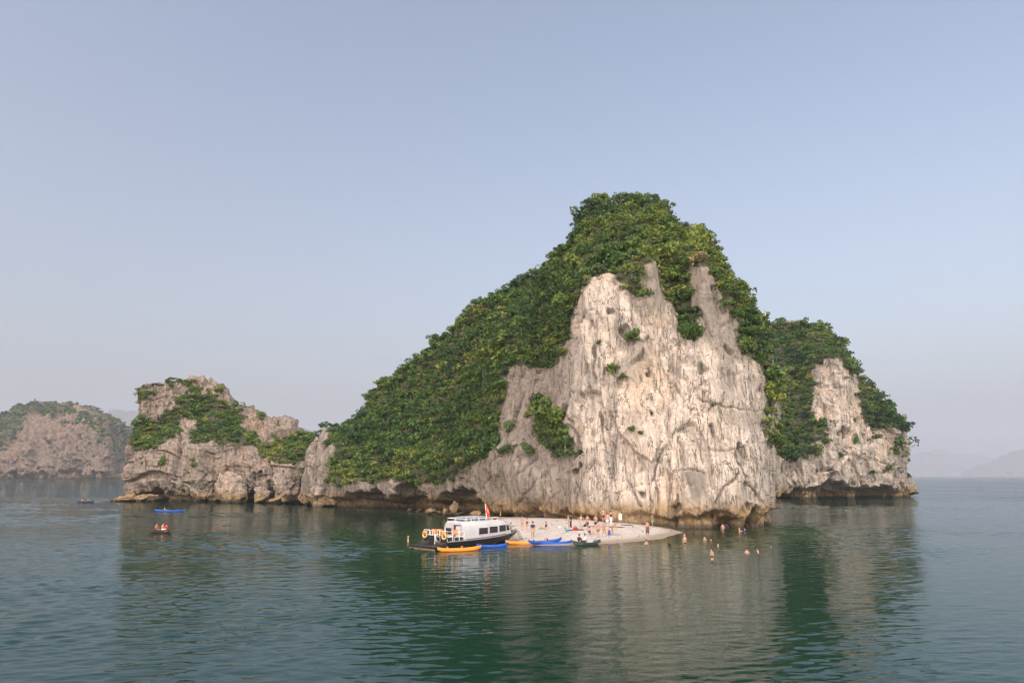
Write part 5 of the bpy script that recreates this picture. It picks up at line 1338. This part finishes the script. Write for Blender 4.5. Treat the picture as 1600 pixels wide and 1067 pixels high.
wade(1136, 817, 824, 'bather in a blue shirt leaning under the dark boulders', R(120), kind='stand', skin=1, hair='dark', top=('shirt', 'blue'), bottom=('shorts', 'navy'))
wade(1155.5, 822.5, 832, 'bather reaching out toward one in a dark wetsuit', R(-90), skin=0, hair='dark', bottom=('shorts', 'navy'), arms='front')
wade(1164, 824.5, 833, 'bather in a dark blue wetsuit below the cliff corner', R(60), skin=0, hair='dark', top=('long', 'dkblue'), bottom=('pants', 'dkblue'), h=1.5)
wade(637.5, 837.5, 846.5, 'swimmer off the stern of the passenger boat', R(100), skin=0, hair='fair', bottom=('shorts', 'blue'))

def aboard(o, x, y, z, face, label, **kw):
    M = Matrix.Translation(o.location) @ Matrix.Rotation(o.rotation_euler[2], 4, 'Z'); q = M @ Vector((x, y, z))
    return person(tuple(q), o.rotation_euler[2] + face - math.pi / 2, label, **kw)
aboard(rb1, -0.95, 0, 0.23, 0.3, 'rower in a dark jacket sitting in the stern of the green row boat', kind='seat', arms='front', skin=1, hair='dark', top=('long', 'black'), bottom=('pants', 'navy'))
aboard(rb1, 0.0, 0.25, 0.23, 2.6, 'person in a white shirt sitting beside the cooler in the green row boat', kind='seat', arms='front', skin=1, hair='dark', top=('long', 'white'), bottom=('pants', 'black'))
aboard(rb2, -0.75, 0, 0.23, 0.0, 'person in a red life vest at the rear of the small dark row boat', kind='seat', arms='front', skin=1, hair='dark', top=('jacket', 'red'), bottom=('shorts', 'navy'))
aboard(rb2, 0.10, 0.1, 0.23, 0.3, 'person in pink in the middle of the small dark row boat', kind='seat', arms='front', skin=0, hair='brown', top=('shirt', 'pink'), bottom=('shorts', 'white'))
aboard(rb2, 0.85, 0, 0.23, 3.0, 'person in red with white trousers in the bow of the small dark row boat', kind='seat', arms='front', skin=1, hair='dark', top=('shirt', 'red'), bottom=('pants', 'white'), h=1.5)
aboard(kb_, -0.9, 0, 0.20, 0.0, 'paddler leaning low in the long blue kayak by the outcrop', kind='sit', arms='front', skin=1, hair='dark', top=('shirt', 'white'), bottom=('shorts', 'navy'), h=1.0)
for (x, nm) in ((-0.9, 'rear'), (0.55, 'front')):
    aboard(kp_, x, 0, 0.18, 0.0, 'bare backed paddler in the %s seat of the small blue kayak' % nm, kind='sit', arms='out', skin=1, hair='dark', top=('vest', 'orange') if nm == 'rear' else None, bottom=('shorts', 'black'))
    M = Matrix.Translation(kp_.location) @ Matrix.Rotation(kp_.rotation_euler[2], 4, 'Z')
    pd = empty('paddle', tuple(M @ Vector((x + 0.45, 0, 0.72))), kp_.rotation_euler[2] + (0.25 if nm == 'rear' else -0.2)); pd.rotation_euler[0] = 0.42 if nm == 'rear' else -0.25
    tag(pd, 'double bladed paddle held by the %s paddler of the small blue kayak' % nm, 'paddle')
    q = MB(); q.tube([(0, -1.05, 0), (0, 1.05, 0)], 0.02, 6); q.build('shaft', M_DECK, pd)
    for sy in (-1, 1):
        q = MB(); q.loft([[(-w_, sy * y_, -.012), (w_, sy * y_, -.012), (w_, sy * y_, .012), (-w_, sy * y_, .012)] for y_, w_ in ((0.95, .03), (1.1, .09), (1.3, .10), (1.42, .05))]); q.build('blade', M_DECK, pd)
# a boat hand behind the side glass of the cabin is left to the dark of the glass; one leans out at the windscreen
person(tuple(boat_pt(9.55, -0.95, 0.55)), HDG - math.pi / 2 - 0.6, 'boat hand in a pale shirt leaning out beside the cabin windscreen at the bow', skin=1, hair='dark', top=('shirt', 'greyc'), bottom=('pants', 'navy'), h=1.5)

# ------------------------------------------------------------------ things lying on the sand
def bag(u, v, c, label, s=0.3, name='bag'):
    g_ = ground(u, v); o = empty(name, g_, random.uniform(0, 3)); tag(o, label, 'bag'); s *= 0.66
    bm = bmesh.new(); bmesh.ops.create_icosphere(bm, subdivisions=3, radius=1.0)
    V_ = np.array([q.co[:] for q in bm.verts]); W_ = V_ * np.array([s * 1.3, s * 0.8, s * 0.75]); W_ += V_ * (0.25 * s * fbm(W_ + u, (3, 3, 3), 3))[:, None]; W_[:, 2] = np.maximum(W_[:, 2], -s * .5) + s * .48
    for q, cc in zip(bm.verts, W_): q.co = cc
    me = bpy.data.meshes.new('sack'); bm.to_mesh(me); bm.free(); me.materials.append(cloth(c)); me.polygons.foreach_set('use_smooth', np.ones(len(me.polygons), bool)); link('sack', me, o)
    q = MB(); q.tube([(s * .8 * math.cos(a), 0.05, s * 1.0 + s * .55 * math.sin(a)) for a in np.linspace(0, math.pi, 9)], s * .06, 6); q.build('strap', cloth('black' if c != 'black' else 'greyc'), o)
bag(874, 825, 'white', 'white bag lying alone on the open sand', 0.30)
bag(886.5, 830.5, 'aqua', 'bright blue bag on the sand by the bikini pair', 0.34)
bag(899, 827.5, 'red', 'red bag on the dark mat', 0.42)
bag(916, 822.5, 'black', 'black backpack on the sand behind the bare chested people', 0.40)
bag(927, 832.5, 'yellow', 'small yellow bag behind the green row boat', 0.26)
bag(942.5, 814, 'white', 'white bag at the feet of the person highest up the sand', 0.24)
def towel(u, v, c, L, W, ang, label, name='towel'):
    g_ = ground(u, v); o = empty(name, (g_[0], g_[1], 0), ang); tag(o, label, 'towel')
    q = MB(); n1, n2 = 14, 6; ca, sa = math.cos(ang), math.sin(ang); rows = []
    for k in range(n1 + 1):
        r_ = []
        for j in range(n2 + 1):
            x = (k / n1 - .5) * L; y = (j / n2 - .5) * W; wx_, wy_ = g_[0] + x * ca - y * sa, g_[1] + x * sa + y * ca
            z = float(beach_z(np.array([wx_]), np.array([wy_]))[0]) + .03 + .03 * math.sin(k * 1.3) * math.sin(j * 1.7 + k) + 0.02
            r_.append(q.bm.verts.new((x, y, z)))
        rows.append(r_)
    for k in range(n1):
        for j in range(n2): q.bm.faces.new((rows[k][j], rows[k + 1][j], rows[k + 1][j + 1], rows[k][j + 1]))
    ob = q.build('cloth', cloth(c), o); md = ob.modifiers.new('thick', 'SOLIDIFY'); md.thickness = 0.02
towel(899, 828, 'black', 1.9, .9, .1, 'dark mat spread under the red bag', 'mat')
towel(980, 820.5, 'black', 1.5, .8, -.3, 'dark towel spread on the sand beside the person in a white towel')
towel(963, 823.5, 'brown', 1.8, .7, .0, 'brown towel spread behind the middle of the group')
towel(962, 835, 'greyc', 1.2, .6, .2, 'grey towel on the sand near the bending person')
towel(919.5, 822.5, 'brown', 1.6, .7, .1, 'brown towel beside the black backpack')
# yellow marker flag stuck in the sand behind the boat
g_ = ground(781, 808.5); mk = empty('marker_flag', g_); tag(mk, 'yellow marker flag on a stick behind the cabin roof of the boat', 'flag')
q = MB(); q.tube([(0, 0, -.1), (0.03, 0, 1.35)], .022, 6); q.build('stick', M_WOOD, mk)
q = MB(); q.poly([(0.02, 0, .35), (.16, .05, .30), (.12, .0, .9), (.03, 0, 1.33)], (0, .012, 0)); q.build('pennant', M_STAR, mk)

# pebbles, shells and driftwood bits strewn along the high-water line
rp = np.random.default_rng(77); PV, PF = [], []
ico = [(0, 0, 1), (.9, 0, .4), (.28, .85, .4), (-.72, .53, .4), (-.72, -.53, .4), (.28, -.85, .4), (0, 0, -.4)]
px_, py_ = rp.uniform(-2, 22, 900), rp.uniform(74, 108, 900); pz_ = beach_z(px_, py_)
for q_ in zip(px_, py_, pz_):
    if q_[2] < 0.05: continue
    w_ = rp.uniform(0.02, 0.075) * (2.2 if rp.random() < 0.06 else 1); k_ = len(PV); th_ = rp.uniform(0, 6.28); el_ = rp.uniform(0.6, 2.2)
    for (x_, y_, z_) in ico: PV.append((q_[0] + w_ * (el_ * x_ * math.cos(th_) - y_ * math.sin(th_)), q_[1] + w_ * (el_ * x_ * math.sin(th_) + y_ * math.cos(th_)), q_[2] + w_ * z_ * 0.8))
    for j in range(5): PF += [(k_, k_ + 1 + j, k_ + 1 + (j + 1) % 5), (k_ + 6, k_ + 1 + (j + 1) % 5, k_ + 1 + j)]
tag(link('pebbles', np_mesh('pebbles', np.array(PV), np.array(PF), plain('pebble', (0.20, 0.17, 0.14), 0.9, 0.5, 1.5))), 'dark pebbles and bits of wrack scattered on the sand', None, None, 'stuff')
